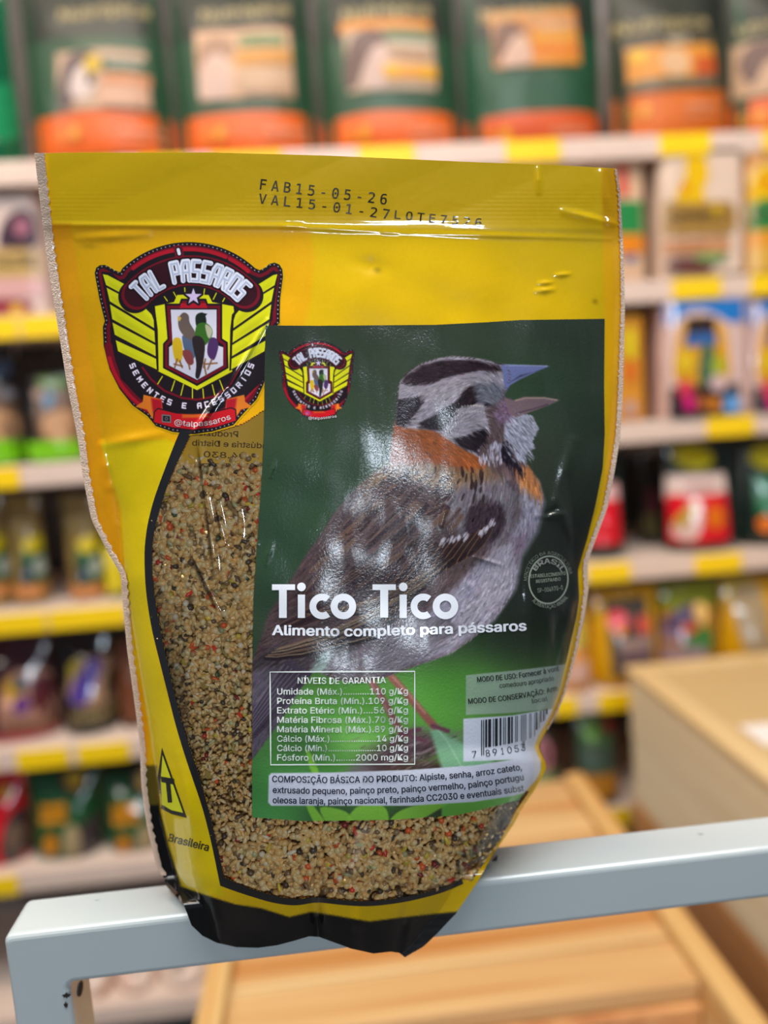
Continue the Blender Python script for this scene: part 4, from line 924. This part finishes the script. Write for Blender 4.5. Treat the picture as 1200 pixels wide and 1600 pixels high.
def sample(c, u, v):
    x = np.clip((u-c.u0)/c.st, 0, c.w-1.001); y = np.clip((v-c.v0)/c.st, 0, c.h-1.001)
    i, j = x.astype(int), y.astype(int); fx, fy = (x-i)[..., None], (y-j)[..., None]; a = c.a
    return (a[j, i]*(1-fx)+a[j, i+1]*fx)*(1-fy)+(a[j+1, i]*(1-fx)+a[j+1, i+1]*fx)*fy
WIN = smooth([(300,676),(288,700),(268,740),(250,792),(240,832),(238,868),(240,916),(248,964),(258,1020),(272,1080),(288,1140),(306,1192),(324,1252),(338,1320)], 3).tolist()[:-3]
WIN_L = [(300,674),(288,700),(268,740),(250,792),(240,832),(237,868),(239,916),(247,964),(258,1020),(272,1080),(287,1140),(305,1192),(323,1252),(338,1315),(350,1370)]
WIN_B = [(350,1370),(378,1384),(429,1400),(463,1406),(492,1401),(531,1406),(577,1409),(633,1402),(690,1388),(722,1374)]
OUT_L = [(282,672),(274,690),(260,726),(240,780),(230,820),(225,860),(227,920),(236,980),(248,1028),(261,1080),(276,1140),(295,1200),(316,1260),(330,1315),(344,1384)]
OUT_B = [(344,1384),(374,1395),(425,1411),(463,1416),(494,1409),(531,1414),(577,1417),(633,1410),(690,1396),(724,1381)]
WPOLY = np.array(WIN_L+WIN_B[1:]+[(738,1376),(762,1340),(797,1287),(811,1260),(827,1236),(700,1200),(600,900),(440,900),(440,636),(413,640),(380,662),(340,674)], float)
def inside(P, u, v):
    r = np.zeros(u.shape, bool); Q_ = np.roll(P, -1, 0)
    for (ax, ay), (bx, by) in zip(P, Q_):
        if ay != by: r ^= ((ay > v) != (by > v)) & (u < (bx-ax)*(v-ay)/(by-ay)+ax)
    return r
def uv_grid(L_, R_, T_, B_, nu, nv):
    s, t = np.meshgrid(np.linspace(0, 1, nu), np.linspace(0, 1, nv))
    v = T_(s)+(B_(s)-T_(s))*t
    return L_(v)+(R_(v)-L_(v))*s, v, s, t
M_film = vcol_mat('printed_film', .32, .8, .045, .22, 70, .0010, .12)
nu, nv = 440, 600
U, V_, S_, T_ = uv_grid(Lo, Ro, Tp, Bt, nu, nv)
P3 = SURF(U, V_).reshape(-1, 3)
FA = grid_faces(nu, nv)
fu, fv = U.ravel()[FA].mean(1), V_.ravel()[FA].mean(1)
inw = inside(WPOLY, fu, fv)
def compact(V, Fc, *ex):
    used = np.unique(Fc); mp_ = np.zeros(len(V), int); mp_[used] = np.arange(len(used))
    return (V[used], mp_[Fc])+tuple(e[used] for e in ex)
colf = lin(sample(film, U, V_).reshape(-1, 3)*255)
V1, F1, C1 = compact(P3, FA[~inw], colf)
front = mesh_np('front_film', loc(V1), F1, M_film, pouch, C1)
# clear window
mw = bpy.data.materials.new('clear_film'); mw.use_nodes = True; nt = mw.node_tree; nt.nodes.clear()
out = nd(nt, 'ShaderNodeOutputMaterial'); tr = nd(nt, 'ShaderNodeBsdfTransparent'); gl = nd(nt, 'ShaderNodeBsdfGlossy', Roughness=.07); fr = nd(nt, 'ShaderNodeFresnel', IOR=1.5); mix = nd(nt, 'ShaderNodeMixShader')
tr.inputs[0].default_value = (.97, .965, .93, 1); tc = nd(nt, 'ShaderNodeTexCoord'); n2 = nd(nt, 'ShaderNodeTexNoise', Scale=60.0, Detail=2.0); bp = nd(nt, 'ShaderNodeBump', Strength=.15, Distance=.0006)
nt.links.new(tc.outputs['Object'], n2.inputs['Vector']); nt.links.new(n2.outputs['Fac'], bp.inputs['Height']); nt.links.new(bp.outputs['Normal'], gl.inputs['Normal'])
nt.links.new(fr.outputs[0], mix.inputs[0]); nt.links.new(tr.outputs[0], mix.inputs[1]); nt.links.new(gl.outputs[0], mix.inputs[2]); nt.links.new(mix.outputs[0], out.inputs[0])
V1, F1 = compact(P3, FA[inw])
wn = mesh_np('clear_window', loc(V1), F1, mw, pouch); wn['label'] = 'clear film window over the seeds'

def dense(pts, n):
    P = np.array(pts, float); t = np.arange(len(P)); tt = np.linspace(0, len(P)-1, n*(len(P)-1)+1)
    Q_ = np.stack([np.interp(tt, t, P[:, i]) for i in (0, 1)], 1)
    for _ in range(n): Q_[1:-1] = (Q_[:-2]+2*Q_[1:-1]+Q_[2:])/4
    return Q_
def ribbon(name, A_, B_, rows, mat, off, parent):
    t = np.linspace(0, 1, rows)[:, None, None]
    G = A_[None]*(1-t)+B_[None]*t
    V = SURF(G[..., 0], G[..., 1], off).reshape(-1, 3)
    return mesh_np(name, loc(V), grid_faces(len(A_), rows), mat, parent)
M_blk = flat((24, 24, 28), .28, 1, .05)
ribbon('window_border', dense(OUT_L, 6), dense(WIN_L, 6), 5, M_blk, .00012, pouch)
ribbon('window_border', dense(OUT_B, 6), dense(WIN_B, 6), 5, M_blk, .00012, pouch)

# --- back film, gusset and side seals
nb_, mb_ = 60, 90
BL = table([(238,55),(740,130),(863,172),(897,191),(1356,246),(1400,262)], 5)
Ub, Vb, s_, t_ = uv_grid(Lo, Ro, Tp, lambda s: np.interp(s, [0, 1], [1378, 1340]), nb_, mb_)
bb = Bm(Vb)*np.clip(1-np.abs(2*s_-1)**2.6, 0, 1)**.8
bb = bb*np.interp(Vb, [1200, 1378], [1, .40])
Pb = at(Ub, Vb, YC+bb*.8+.0004-LEAN(Vb)).reshape(-1, 3)
cb = lin(np.where((Vb[..., None] > 1262), np.array([22, 22, 24.]), np.array([226, 152, 16.]))).reshape(-1, 3)
back = mesh_np('back_film', loc(Pb), grid_faces(nb_, mb_)[:, ::-1], M_film, pouch, cb)
# gusset: front foot -> over the rail -> back foot
sg = np.linspace(0, 1, 60)
fu_, fv_ = Lo(Bt(sg))+(Ro(Bt(sg))-Lo(Bt(sg)))*sg, Bt(sg)
A0 = SURF(fu_, fv_); A0[:, 1] += .0006
bu = Lo(1378)+ (760-Lo(1378))*sg; bv = np.interp(sg, [0, 1], [1378, 1345])
B0 = at(bu, bv, YC+.006)
ztop = zt_+.0016
A1 = A0.copy(); A1[:, 1] = RY0-.0030; A1[:, 2] = ztop+.001
B1 = B0.copy(); B1[:, 1] = YC+.004; B1[:, 2] = np.maximum(ztop+.001, B0[:, 2]-.002)
G = np.stack([A0, A0*.5+A1*.5, A1, A1*.5+B1*.5, B1, B0])
mesh_np('bottom_gusset', loc(G.reshape(-1, 3)), grid_faces(60, 6), flat((24, 24, 27), .3, .8), pouch)
# side seals: pinkish frosted strip along each edge
M_seal = flat((236, 196, 170), .5, .15, .3, bump=.45, bscale=2200)
vs = np.linspace(239, 1368, 240)
xl0, xl1 = Lo(vs), Lo(vs)+np.interp(vs, [239, 600, 900, 1374], [14, 11, 8, 7]); zig = 1.1*np.sin(vs*.9)+.8*np.sin(vs*2.3)
Gs = np.stack([np.stack([xl0-1.5, vs], 1), np.stack([(xl0+xl1)/2, vs], 1), np.stack([xl1+zig, vs], 1)])
Vs_ = at(Gs[..., 0], Gs[..., 1], YC-.0009-.0004*np.sin(np.arange(3)[:, None]*1.6)-bulge(Gs[..., 0], Gs[..., 1])*(1 if True else 0)).reshape(-1, 3)
s1 = mesh_np('side_seal', loc(Vs_), grid_faces(240, 3)[:, ::-1], M_seal, pouch)
vs = np.linspace(264, 1140, 220); xr1 = Ro(vs)+1.5; xr0 = Ro(vs)-np.interp(vs, [264, 600, 900, 1140], [2, 6, 6, 1]); zig = 1.1*np.sin(vs*.8)+.8*np.sin(vs*2.1)
Gs = np.stack([np.stack([xr0+zig, vs], 1), np.stack([xr1, vs], 1)])
Vs_ = at(Gs[..., 0], Gs[..., 1], YC-.0007-bulge(Gs[..., 0], Gs[..., 1])).reshape(-1, 3)
mesh_np('side_seal', loc(Vs_), grid_faces(220, 2)[:, ::-1], M_seal, pouch)
# tail of the back seal standing on the rail
for P_ in ([(244,1290),(262,1290),(283,1386),(275,1380),(258,1378)], [(778,1337),(776,1352),(758,1368),(745,1384),(765,1350)]):
    q = np.array(P_, float); a_ = at(q[:, 0], q[:, 1], YC+.0004); b_ = a_+np.array([0, .0008, 0])
    n = len(q); fs = [(0, i, i+1) for i in range(1, n-1)]+[(n, n+i+1, n+i) for i in range(1, n-1)]
    for i in range(n): j = (i+1) % n; fs += [(i, j, n+j), (i, n+j, n+i)]
    mesh_np('seal_tail', loc(np.concatenate([a_, b_])), fs, M_blk, pouch, sm=False)

# --- seeds behind the window
rs = np.random.RandomState(11)
def ico():
    bm = bmesh.new(); bmesh.ops.create_uvsphere(bm, u_segments=7, v_segments=5, radius=1)
    bmesh.ops.triangulate(bm, faces=bm.faces[:]); V = np.array([v.co[:] for v in bm.verts]); T = np.array([[v.index for v in f.verts] for f in bm.faces]); bm.free(); return V, T
bm_v, bm_t = ico()
WS = WPOLY.copy()
lab_cut = np.array([(428,640),(428,1250),(780,1250),(812,1236),(860,1236),(860,640)], float)
cand_u = rs.uniform(225, 840, 90000); cand_v = rs.uniform(708, 1412, 90000)
top_v = 716+5*np.sin(cand_u/17)+4*np.sin(cand_u/7)+np.clip(cand_u-330, 0, 99)*-.12
grown = WPOLY.copy(); cen = np.array([0, 0.])
ok = inside(WPOLY, cand_u, cand_v) | inside(WPOLY+[6, -2], cand_u, cand_v) | inside(WPOLY+[-5, 2], cand_u, cand_v)
ok &= ~inside(lab_cut, cand_u, cand_v) & (cand_v > top_v) & (cand_u < Ro(cand_v)-7)
cu, cv = cand_u[ok][:6400], cand_v[ok][:6400]
N = len(cu)
pal = np.array([(206,180,134),(190,160,112),(220,200,160),(172,140,92),(150,124,88),(198,168,118),(120,98,70),(88,70,54),(60,48,42),(186,84,40),(168,50,36),(222,214,204),(164,150,60),(140,140,110),(56,70,50),(110,30,34),(226,206,170)], float)
pw_ = np.array([17,14,13,10,8,12,6,4,3,1.8,.8,2.0,2.0,2.5,.5,.7,9]); pw_ /= pw_.sum()
ci = rs.choice(len(pal), N, p=pw_)
small = np.clip((cv-930)/250, 0, 1)*np.clip((1330-cv)/90, 0, 1)*.38
PX = .00021
lng = rs.rand(N) < .44
rad = rs.uniform(4.6, 6.8, N)*(1-small)*PX
dims = np.stack([rad*np.where(lng, 1.65, 1.12), rad*np.where(lng, .62, .95), rad*np.where(lng, .6, .85)], 1)
lay = rs.choice(3, N, p=[.40, .34, .26])
cen3 = at(cu, cv, YC-bulge(cu, cv)+.0017+lay*.0010+rs.uniform(0, .0006, N))
ang = rs.uniform(0, 2*np.pi, N); tilt = rs.normal(0, .45, N)
ca, sa, ct_, st_ = np.cos(ang), np.sin(ang), np.cos(tilt), np.sin(tilt)
ax1 = np.stack([ca*ct_, st_, sa*ct_], 1); up = np.stack([-sa, np.zeros(N), ca], 1); ax3 = np.cross(ax1, up)
VS = cen3[:, None]+bm_v[None, :, 0:1]*(ax1*dims[:, :1])[:, None]+bm_v[None, :, 1:2]*(up*dims[:, 1:2])[:, None]+bm_v[None, :, 2:3]*(ax3*dims[:, 2:])[:, None]
FS = (bm_t[None]+(np.arange(N)*len(bm_v))[:, None, None]).reshape(-1, 3)
sc_ = pal[ci]*np.array([1.07, 1.02, .93])*rs.uniform(1.14, 1.5, (N, 1)); cs = lin(sc_/np.maximum(1, sc_.max(1, keepdims=True)/253))
M_seed = vcol_mat('seed_husk', .38, .25, .3, .3, 900, .0003)
sd = mesh_np('bird_seed', loc(VS.reshape(-1, 3)), FS, M_seed, pouch, np.repeat(cs, len(bm_v), 0)); sd['kind'] = 'stuff'
# packed mass of seed dust behind them
gu, gv, a_, b_ = uv_grid(lambda v: Hl(v)+6, lambda v: Rl(v)-8, lambda s: 714+0*s, lambda s: Bt(s)-16, 90, 140)
Pm = at(gu, gv, YC-bulge(gu, gv)*.97+.0050).reshape(-1, 3)
m, nt, b = new_mat('seed_dust', .8); n1 = nd(nt, 'ShaderNodeTexVoronoi', Scale=1100.0); rp = nd(nt, 'ShaderNodeValToRGB'); tc = nd(nt, 'ShaderNodeTexCoord')
nt.links.new(tc.outputs['Object'], n1.inputs['Vector']); nt.links.new(n1.outputs['Color'], rp.inputs['Fac']); nt.links.new(rp.outputs['Color'], b.inputs['Base Color'])
rp.color_ramp.elements[0].color = (*lin((150, 122, 66)), 1); rp.color_ramp.elements[1].color = (*lin((226, 192, 104)), 1)
ds = mesh_np('seed_dust', loc(Pm), grid_faces(90, 140), m, pouch); ds['kind'] = 'stuff'

# --- crest printed on the film
def plate(name, cv_, poly, off, mat, parent, cut=None):
    uu, vv = np.meshgrid(cv_.u0+np.arange(cv_.w)*cv_.st, cv_.v0+np.arange(cv_.h)*cv_.st)
    F_ = grid_faces(cv_.w, cv_.h); fu, fv = uu.ravel()[F_].mean(1), vv.ravel()[F_].mean(1)
    k = inside(poly, fu, fv)
    V, Fc, C = compact(SURF(uu, vv, off).reshape(-1, 3), F_[k], lin(cv_.a.reshape(-1, 3)*255))
    return mesh_np(name, loc(V), Fc, mat, parent, C)
ec = paint_emblem()
A_ = lambda P: np.array(P, float)/3.871+np.array([140., 370.])
arc_ = [(600+594*math.sin(math.radians(a)), 620-594*math.cos(math.radians(a))) for a in np.linspace(-43, 43, 30)]
EO = A_([(185,208)]+arc_+[(1030,196),(1060,180),(1086,158),(1118,149),(1152,162),(1172,194),(1177,240),(1157,380),(1155,520),(1134,545),(1118,700),(1056,900),(1015,990),(935,1076),(874,1146),(740,1186),(620,1201),(500,1186),(397,1150),(345,1090),(255,1025),(175,925),(114,803),(79,660),(74,545),(86,510),(54,380),(32,262),(24,218),(34,184),(58,166),(94,163),(124,176),(154,196)])
crest = plate('printed_crest', ec, EO, .00010, M_film, pouch)
crest['label'] = 'winged red and black crest with five songbirds'

def write(name, s, path, h, col, off, parent, bold=0.0, mono=False, cut=None, gain=1.0, fade=None):
    u, v, T = lettering_uv(s, path, h, bold, mono)
    if cut is not None:
        k = (u[T].mean(1) < cut(v[T].mean(1))); T = T[k]
        if len(T) == 0: return None
        used = np.unique(T); mp_ = np.zeros(len(u), int); mp_[used] = np.arange(len(used)); u, v, T = u[used], v[used], mp_[T]
    return mesh_np(name, loc(SURF(u, v, off)), T, flat(col, .4, .6, .02), parent, sm=False)
write('lettering', '@talpassaros', [(272,663),(300,667),(330,664),(361,655)], 8.5, (216,206,206), .0002, crest, .01)
ink = (74, 62, 20)
write('date_stamp', 'FAB15-05-26', [(401,295),(500,307),(608,320)], 16, ink, .00030, pouch, .010, True)
write('date_stamp', 'VAL15-01-27', [(400,317),(500,328),(612,343)], 15, ink, .00030, pouch, .010, True)
write('date_stamp', 'LOTE7526', [(612,341),(680,348),(756,355)], 13, ink, .00030, pouch, .010, True)
# warning triangle and word on the yellow side band
def patch(name, pts, col, off, parent, n=1, mat=None, rows=3):
    """polygon conformed to the pouch: fan of rings"""
    P = np.array(pts, float); N_ = len(P); k_ = max(1, n)
    Pd = np.concatenate([P[i]+(P[(i+1) % N_]-P[i])*np.linspace(0, 1, k_, endpoint=False)[:, None] for i in range(N_)]); M_ = len(Pd); c = Pd.mean(0)
    R = [c+(Pd-c)*t for t in np.linspace(1, 0, rows+1)[:-1]]; A = np.concatenate(R+[c[None]]); fs = []
    for r in range(rows-1):
        for i in range(M_):
            j = (i+1) % M_; fs += [(r*M_+i, r*M_+j, (r+1)*M_+j), (r*M_+i, (r+1)*M_+j, (r+1)*M_+i)]
    for i in range(M_): fs.append(((rows-1)*M_+i, (rows-1)*M_+(i+1) % M_, rows*M_))
    return mesh_np(name, loc(SURF(A[:, 0], A[:, 1], off)), fs, mat or flat(col, .35, .7, .03), parent)
def stroke(name, path, w, col, off, parent, closed=False, mat=None, n=6):
    P = np.array(path, float)
    if closed: P = np.concatenate([P, P[:1]])
    Pd = np.concatenate([P[i]+(P[i+1]-P[i])*np.linspace(0, 1, n, endpoint=False)[:, None] for i in range(len(P)-1)]+[P[-1:]])
    T = np.gradient(Pd, axis=0); T /= np.hypot(T[:, 0], T[:, 1])[:, None]; Nn = np.stack([-T[:, 1], T[:, 0]], 1)*w/2
    if closed:
        Nn[0] = Nn[-1] = (Nn[0]+Nn[-1])/2
    G = np.stack([Pd-Nn, Pd+Nn])
    return mesh_np(name, loc(SURF(G[..., 0], G[..., 1], off).reshape(-1, 3)), grid_faces(len(Pd), 2), mat or flat(col, .4, .6, .02), parent)
tri = patch('hazard_triangle', [(253,1168),(292,1278),(268,1272),(249,1262),(246,1215)], (34,34,26), .00012, pouch, 6)
patch('triangle_field', [(254,1180),(286,1270),(268,1266),(253,1257),(251,1218)], (222,224,30), .00020, tri, 6)
for P_ in ([(251,1213),(272,1217),(272,1226),(252,1222)], [(259,1222),(266,1223),(269,1254),(262,1254)]): patch('triangle_letter', P_, (30,32,30), .0003, tri, 3)
write('lettering', 'Brasileira', [(262,1314),(290,1321),(325,1330)], 12, (46,40,20), .00014, pouch, .02)
# reversed print of the back seen through the top of the window
def back_write(s, path, h):
    u, v, T = lettering_uv(s, path, h, .012)
    u = path[0][0]+path[-1][0]-u                # printed on the far side, so it reads backwards from here
    V = at(u, v, YC-bulge(u, v)+.0012)
    return mesh_np('reversed_print', loc(V), T, flat((120, 84, 40), .6), back, sm=False)
gu, gv, a_, b_ = uv_grid(lambda v: 268+0*v+np.clip(700-v, 0, 40)*.6, lambda v: 425+0*v, lambda s: 632+0*s, lambda s: 724+0*s, 40, 24)
bl = mesh_np('back_film_lining', loc(at(gu, gv, YC-bulge(gu, gv)+.0014).reshape(-1, 3)), grid_faces(40, 24), flat((250, 192, 56), .45, .3, .04), back)
for s_t, p_ in (('Produzido', [(300,683),(372,680)]), ('Indústria e Distrib', [(300,701),(424,696)]), ('04.830', [(318,717),(384,714)])):
    back_write(s_t, p_, 9)
# ================================================================ THE LABEL
LL = table([(490,417),(508,415),(600,413),(660,413),(732,410),(844,402),(940,396),(1060,394),(1260,394),(1296,394)], 6)
LR = table([(490,945),(600,944),(680,945),(731,942),(788,931),(844,917),(890,903),(935,905),(963,901),(1020,888),(1080,874),(1117,860),(1150,841),(1167,834),(1188,844),(1200,846),(1218,838),(1240,818),(1262,800),(1296,780)], 4)
LT = lambda s: np.interp(s, [0, .15, .5, .65, .75, 1], [508.5, 509, 507.5, 503.5, 500, 498])
LB = lambda s: np.interp(s, [0, .2, .55, .8, .88, 1], [1277, 1283, 1281, 1274, 1266, 1250])
lc = paint_label()
nu, nv = 560, 790
U2, V2, s_, t_ = uv_grid(LL, LR, LT, LB, nu, nv)
M_label = vcol_mat('label_paper', .34, .5, .19, .36, 1300, .00020, .08)
# the clear lacquer of the label is worn unevenly, in brushed patches
nt = M_label.node_tree; b = nt.nodes['Principled BSDF']
tc = nd(nt, 'ShaderNodeTexCoord'); mp = nd(nt, 'ShaderNodeMapping'); mp.inputs['Scale'].default_value = (70, 70, 22); mp.inputs['Rotation'].default_value = (0, .55, 0)
nz = nd(nt, 'ShaderNodeTexNoise', Scale=1.0, Detail=3.0, Distortion=.5); rp = nd(nt, 'ShaderNodeValToRGB'); rp.color_ramp.elements[0].position, rp.color_ramp.elements[1].position = .47, .58
rp.color_ramp.elements[0].color = (.05, .05, .05, 1); rp.color_ramp.elements[1].color = (1, 1, 1, 1)
nt.links.new(tc.outputs['Object'], mp.inputs['Vector']); nt.links.new(mp.outputs['Vector'], nz.inputs['Vector']); nt.links.new(nz.outputs['Fac'], rp.inputs['Fac']); nt.links.new(rp.outputs['Color'], b.inputs['Coat Weight'])
label = mesh_np('label', loc(SURF(U2, V2, .00022).reshape(-1, 3)), grid_faces(nu, nv), M_label, pouch, lin(sample(lc, U2, V2).reshape(-1, 3)*255))
label['label'] = 'dark green label with a rufous collared sparrow singing'
WH = (244, 246, 252)
# name of the seed mix, drawn as plain geometric letters
def ring(name, cx, cy, ro, ri, col, off, parent, a0=0, a1=360):
    a = np.radians(np.linspace(a0, a1, 40)); G = np.stack([np.stack([cx+r*np.cos(a), cy+r*np.sin(a)], 1) for r in (ro, ri)])
    return mesh_np(name, loc(SURF(G[..., 0], G[..., 1], off).reshape(-1, 3)), grid_faces(40, 2), flat(col, .4, .6, .02), parent)
name = bpy.data.objects.new('product_name', None); COL.objects.link(name); name.parent = label; name.empty_display_size = .01
OFN = .00040
for d in (0, 158):
    for q in ([(425,913),(461,913),(461,922),(425,922)], [(436,921),(448,921),(448,965.5),(436,965.5)]) if d == 0 else ([(582,913),(618.5,913),(618.5,922),(582,922)], [(594,921),(606.5,921),(606.5,965),(594,965)]):
        patch('letter_stroke', q, WH, OFN, label, 4)
    x = 471 if d == 0 else 630
    patch('letter_stroke', [(x-5.6,929),(x+5.6,929),(x+5.6,965.5),(x-5.6,965.5)], WH, OFN, label, 3)
    patch('letter_stroke', [(x+6.8*math.cos(a), 917+6.8*math.sin(a)) for a in np.linspace(0, 6.283, 18)[:-1]], WH, OFN, label)
    cx = 503.5 if d == 0 else 661.5
    ring('letter_stroke', cx, 947.5, 20, 9.4, WH, OFN, label, 52, 308)
    ring('letter_stroke', cx+(33 if d == 0 else 34.5), 947.5, 20, 9, WH, OFN, label)
bpy.data.objects.remove(name)
write('lettering', 'Alimento completo para pássaros', [(425,992),(560,994),(700,990),(823,985)], 15, (240,242,250), .0004, label, .026)
# guaranteed analysis table
stroke('table_frame', [(422,1050),(648,1049),(648,1194),(423,1195)], 2.0, (236,242,236), .0004, label, True)
write('lettering', 'NÍVEIS DE GARANTIA', [(465,1068),(535,1068.5),(603,1067)], 9.6, (240,246,240), .0004, label, .012)
rows_ = ['Umidade (Máx.)...........110 g/Kg', 'Proteína Bruta (Mín.).109 g/Kg', 'Extrato Etério (Mín.)....56 g/Kg', 'Matéria Fibrosa (Máx.).70 g/Kg', 'Matéria Mineral (Máx.).89 g/Kg', 'Cálcio (Máx.)....................14 g/Kg', 'Cálcio (Mín.).....................10 g/Kg', 'Fósforo (Mín.)........2000 mg/Kg']
for i, s in enumerate(rows_):
    y = 1085+i*14.75
    write('lettering', s, [(433,y),(535,y+.3),(637.5,y-.5)], 9.4, (240,246,240), .0004, label, .012)
# composition panel
dk = (26, 34, 54)
for s, p in (('COMPOSIÇÃO BÁSICA DO PRODUTO: Alpiste, senha, arroz cateto,', [(425,1222),(520,1224),(640,1221),(740,1214),(816,1203)]),
             ('extrusado pequeno, painço preto, painço vermelho, painço portugu', [(426,1239),(520,1241),(640,1238),(740,1231),(819,1219)]),
             ('oleosa laranja, painço nacional, farinhada CC2030 e eventuais subst', [(426,1255),(520,1257),(640,1254),(740,1247),(819,1236)])):
    write('lettering', s, p, 9.8, dk, .0004, label, .016)
# directions, pressed round the side of the bag
lim = lambda v: LR(v)-3
write('lettering', 'MODO DE USO: Fornecer à vont', [(746,1066),(800,1061),(840,1055),(874,1048)], 8.2, (40,46,44), .0004, label, .018, cut=lim)
write('lettering', 'comedouro apropriado', [(781,1075),(820,1071),(866,1063)], 7.4, (52,60,56), .0004, label, .010, cut=lim)
write('lettering', 'MODO DE CONSERVAÇÃO: Arm', [(732,1100),(790,1095),(840,1087),(872,1079)], 8.2, (34,40,38), .0004, label, .018, cut=lim)
write('lettering', 'local', [(832,1099),(856,1095)], 7, (60,66,62), .0004, label, .01, cut=lim)
# bar code
Lc = {'0':'0001101','1':'0011001','2':'0010011','3':'0111101','4':'0100011','5':'0110001','6':'0101111','7':'0111011','8':'0110111','9':'0001011'}
Gc = {k: ''.join('1' if c == '0' else '0' for c in v)[::-1] for k, v in Lc.items()}
bits = '101'+''.join((Lc if p == 'L' else Gc)[d] for d, p in zip('891053', 'LGLGLG'))+'01010'+''.join(''.join('1' if c == '0' else '0' for c in Lc[d]) for d in '330142')+'101'
um = lambda k: 752+1.60*k-.0042*k*k
vt = lambda u: np.interp(u, [750, 800, 841, 870], [1125.5, 1120, 1112.5, 1101]); vb = lambda u: np.interp(u, [750, 780, 821, 850, 870], [1169, 1165, 1157, 1144, 1130])
i = 0; VV, FF = [], []
while i < len(bits):
    if bits[i] == '1':
        j = i
        while j < len(bits) and bits[j] == '1': j += 1
        a, b2 = um(i), um(j)-.25
        if b2 < 866:
            lng_ = 12 if (i < 3 or 45 <= i < 50) else 0
            t = np.linspace(0, 1, 5)
            va, vb_a = vt(a), vb(a)+lng_
            vv = va+(vb_a-va)*t; vv = vv[(LR(vv)-3) > b2]
            if len(vv) > 1:
                n0 = sum(len(q) for q in VV); G = np.stack([np.stack([np.full(len(vv), a), vv], 1), np.stack([np.full(len(vv), b2), vv-.4], 1)])
                VV.append(SURF(G[..., 0], G[..., 1], .0004).reshape(-1, 3)); FF.append(grid_faces(len(vv), 2)+n0)
        i = j
    else: i += 1
bc = mesh_np('barcode', loc(np.concatenate(VV)), np.concatenate(FF), flat((26, 32, 38), .4, .5, .02), label, sm=False)
for ch, x, y in (('7', 742, 1184), ('8', 763, 1182), ('9', 774, 1180.5), ('1', 786, 1179), ('0', 797, 1177), ('5', 808, 1175), ('3', 818, 1173)):
    write('barcode_digit', ch, [(x-3.4, y+.4), (x+3.4, y-.6)] if ch != '1' else [(x-2.4, y), (x+1.8, y-.4)], 10.5, (44,50,58), .0004, bc)
# round ministry stamp
GRY = (150, 158, 142)
a = np.linspace(0, 2*np.pi, 49)[:-1]
stamp = stroke('registry_stamp', [(857+30.5*math.cos(t), 906+37*math.sin(t)+(3*math.cos(t))*-.5) for t in a], 2.2, GRY, .0004, label, True, n=1)
def arcp(rx, ry, a0, a1, cx=857, cy=906, n=15): return [(cx+rx*math.sin(math.radians(a0+(a1-a0)*i/n)), cy-ry*math.cos(math.radians(a0+(a1-a0)*i/n))) for i in range(n+1)]
write('lettering', 'MINISTÉRIO DA AGRICULTURA', arcp(33.5, 40, -92, 78), 5.2, (120,124,112), .0004, stamp, .0)
write('lettering', 'ALIMENTAÇÃO ANIMAL', arcp(39, 44.5, 222, 128), 5.6, GRY, .0004, stamp, .01)
write('lettering', 'BRASIL', arcp(23, 26, -58, 62), 7.5, (150,150,142), .0004, stamp, .02)
write('lettering', 'ESTABELECIMENTO', [(829,903),(857,901),(884,898)], 5.2, GRY, .0004, stamp)
write('lettering', 'REGISTRADO', [(838,911),(857,909),(876,907)], 5, GRY, .0004, stamp)
write('lettering', 'SP-004970-0', [(840,926),(860,924),(880,921)], 6.6, GRY, .0004, stamp, .01)
write('lettering', '@talpassaros', [(482,655),(500,655.5),(526,652)], 4.2, (226,210,214), .0004, label)
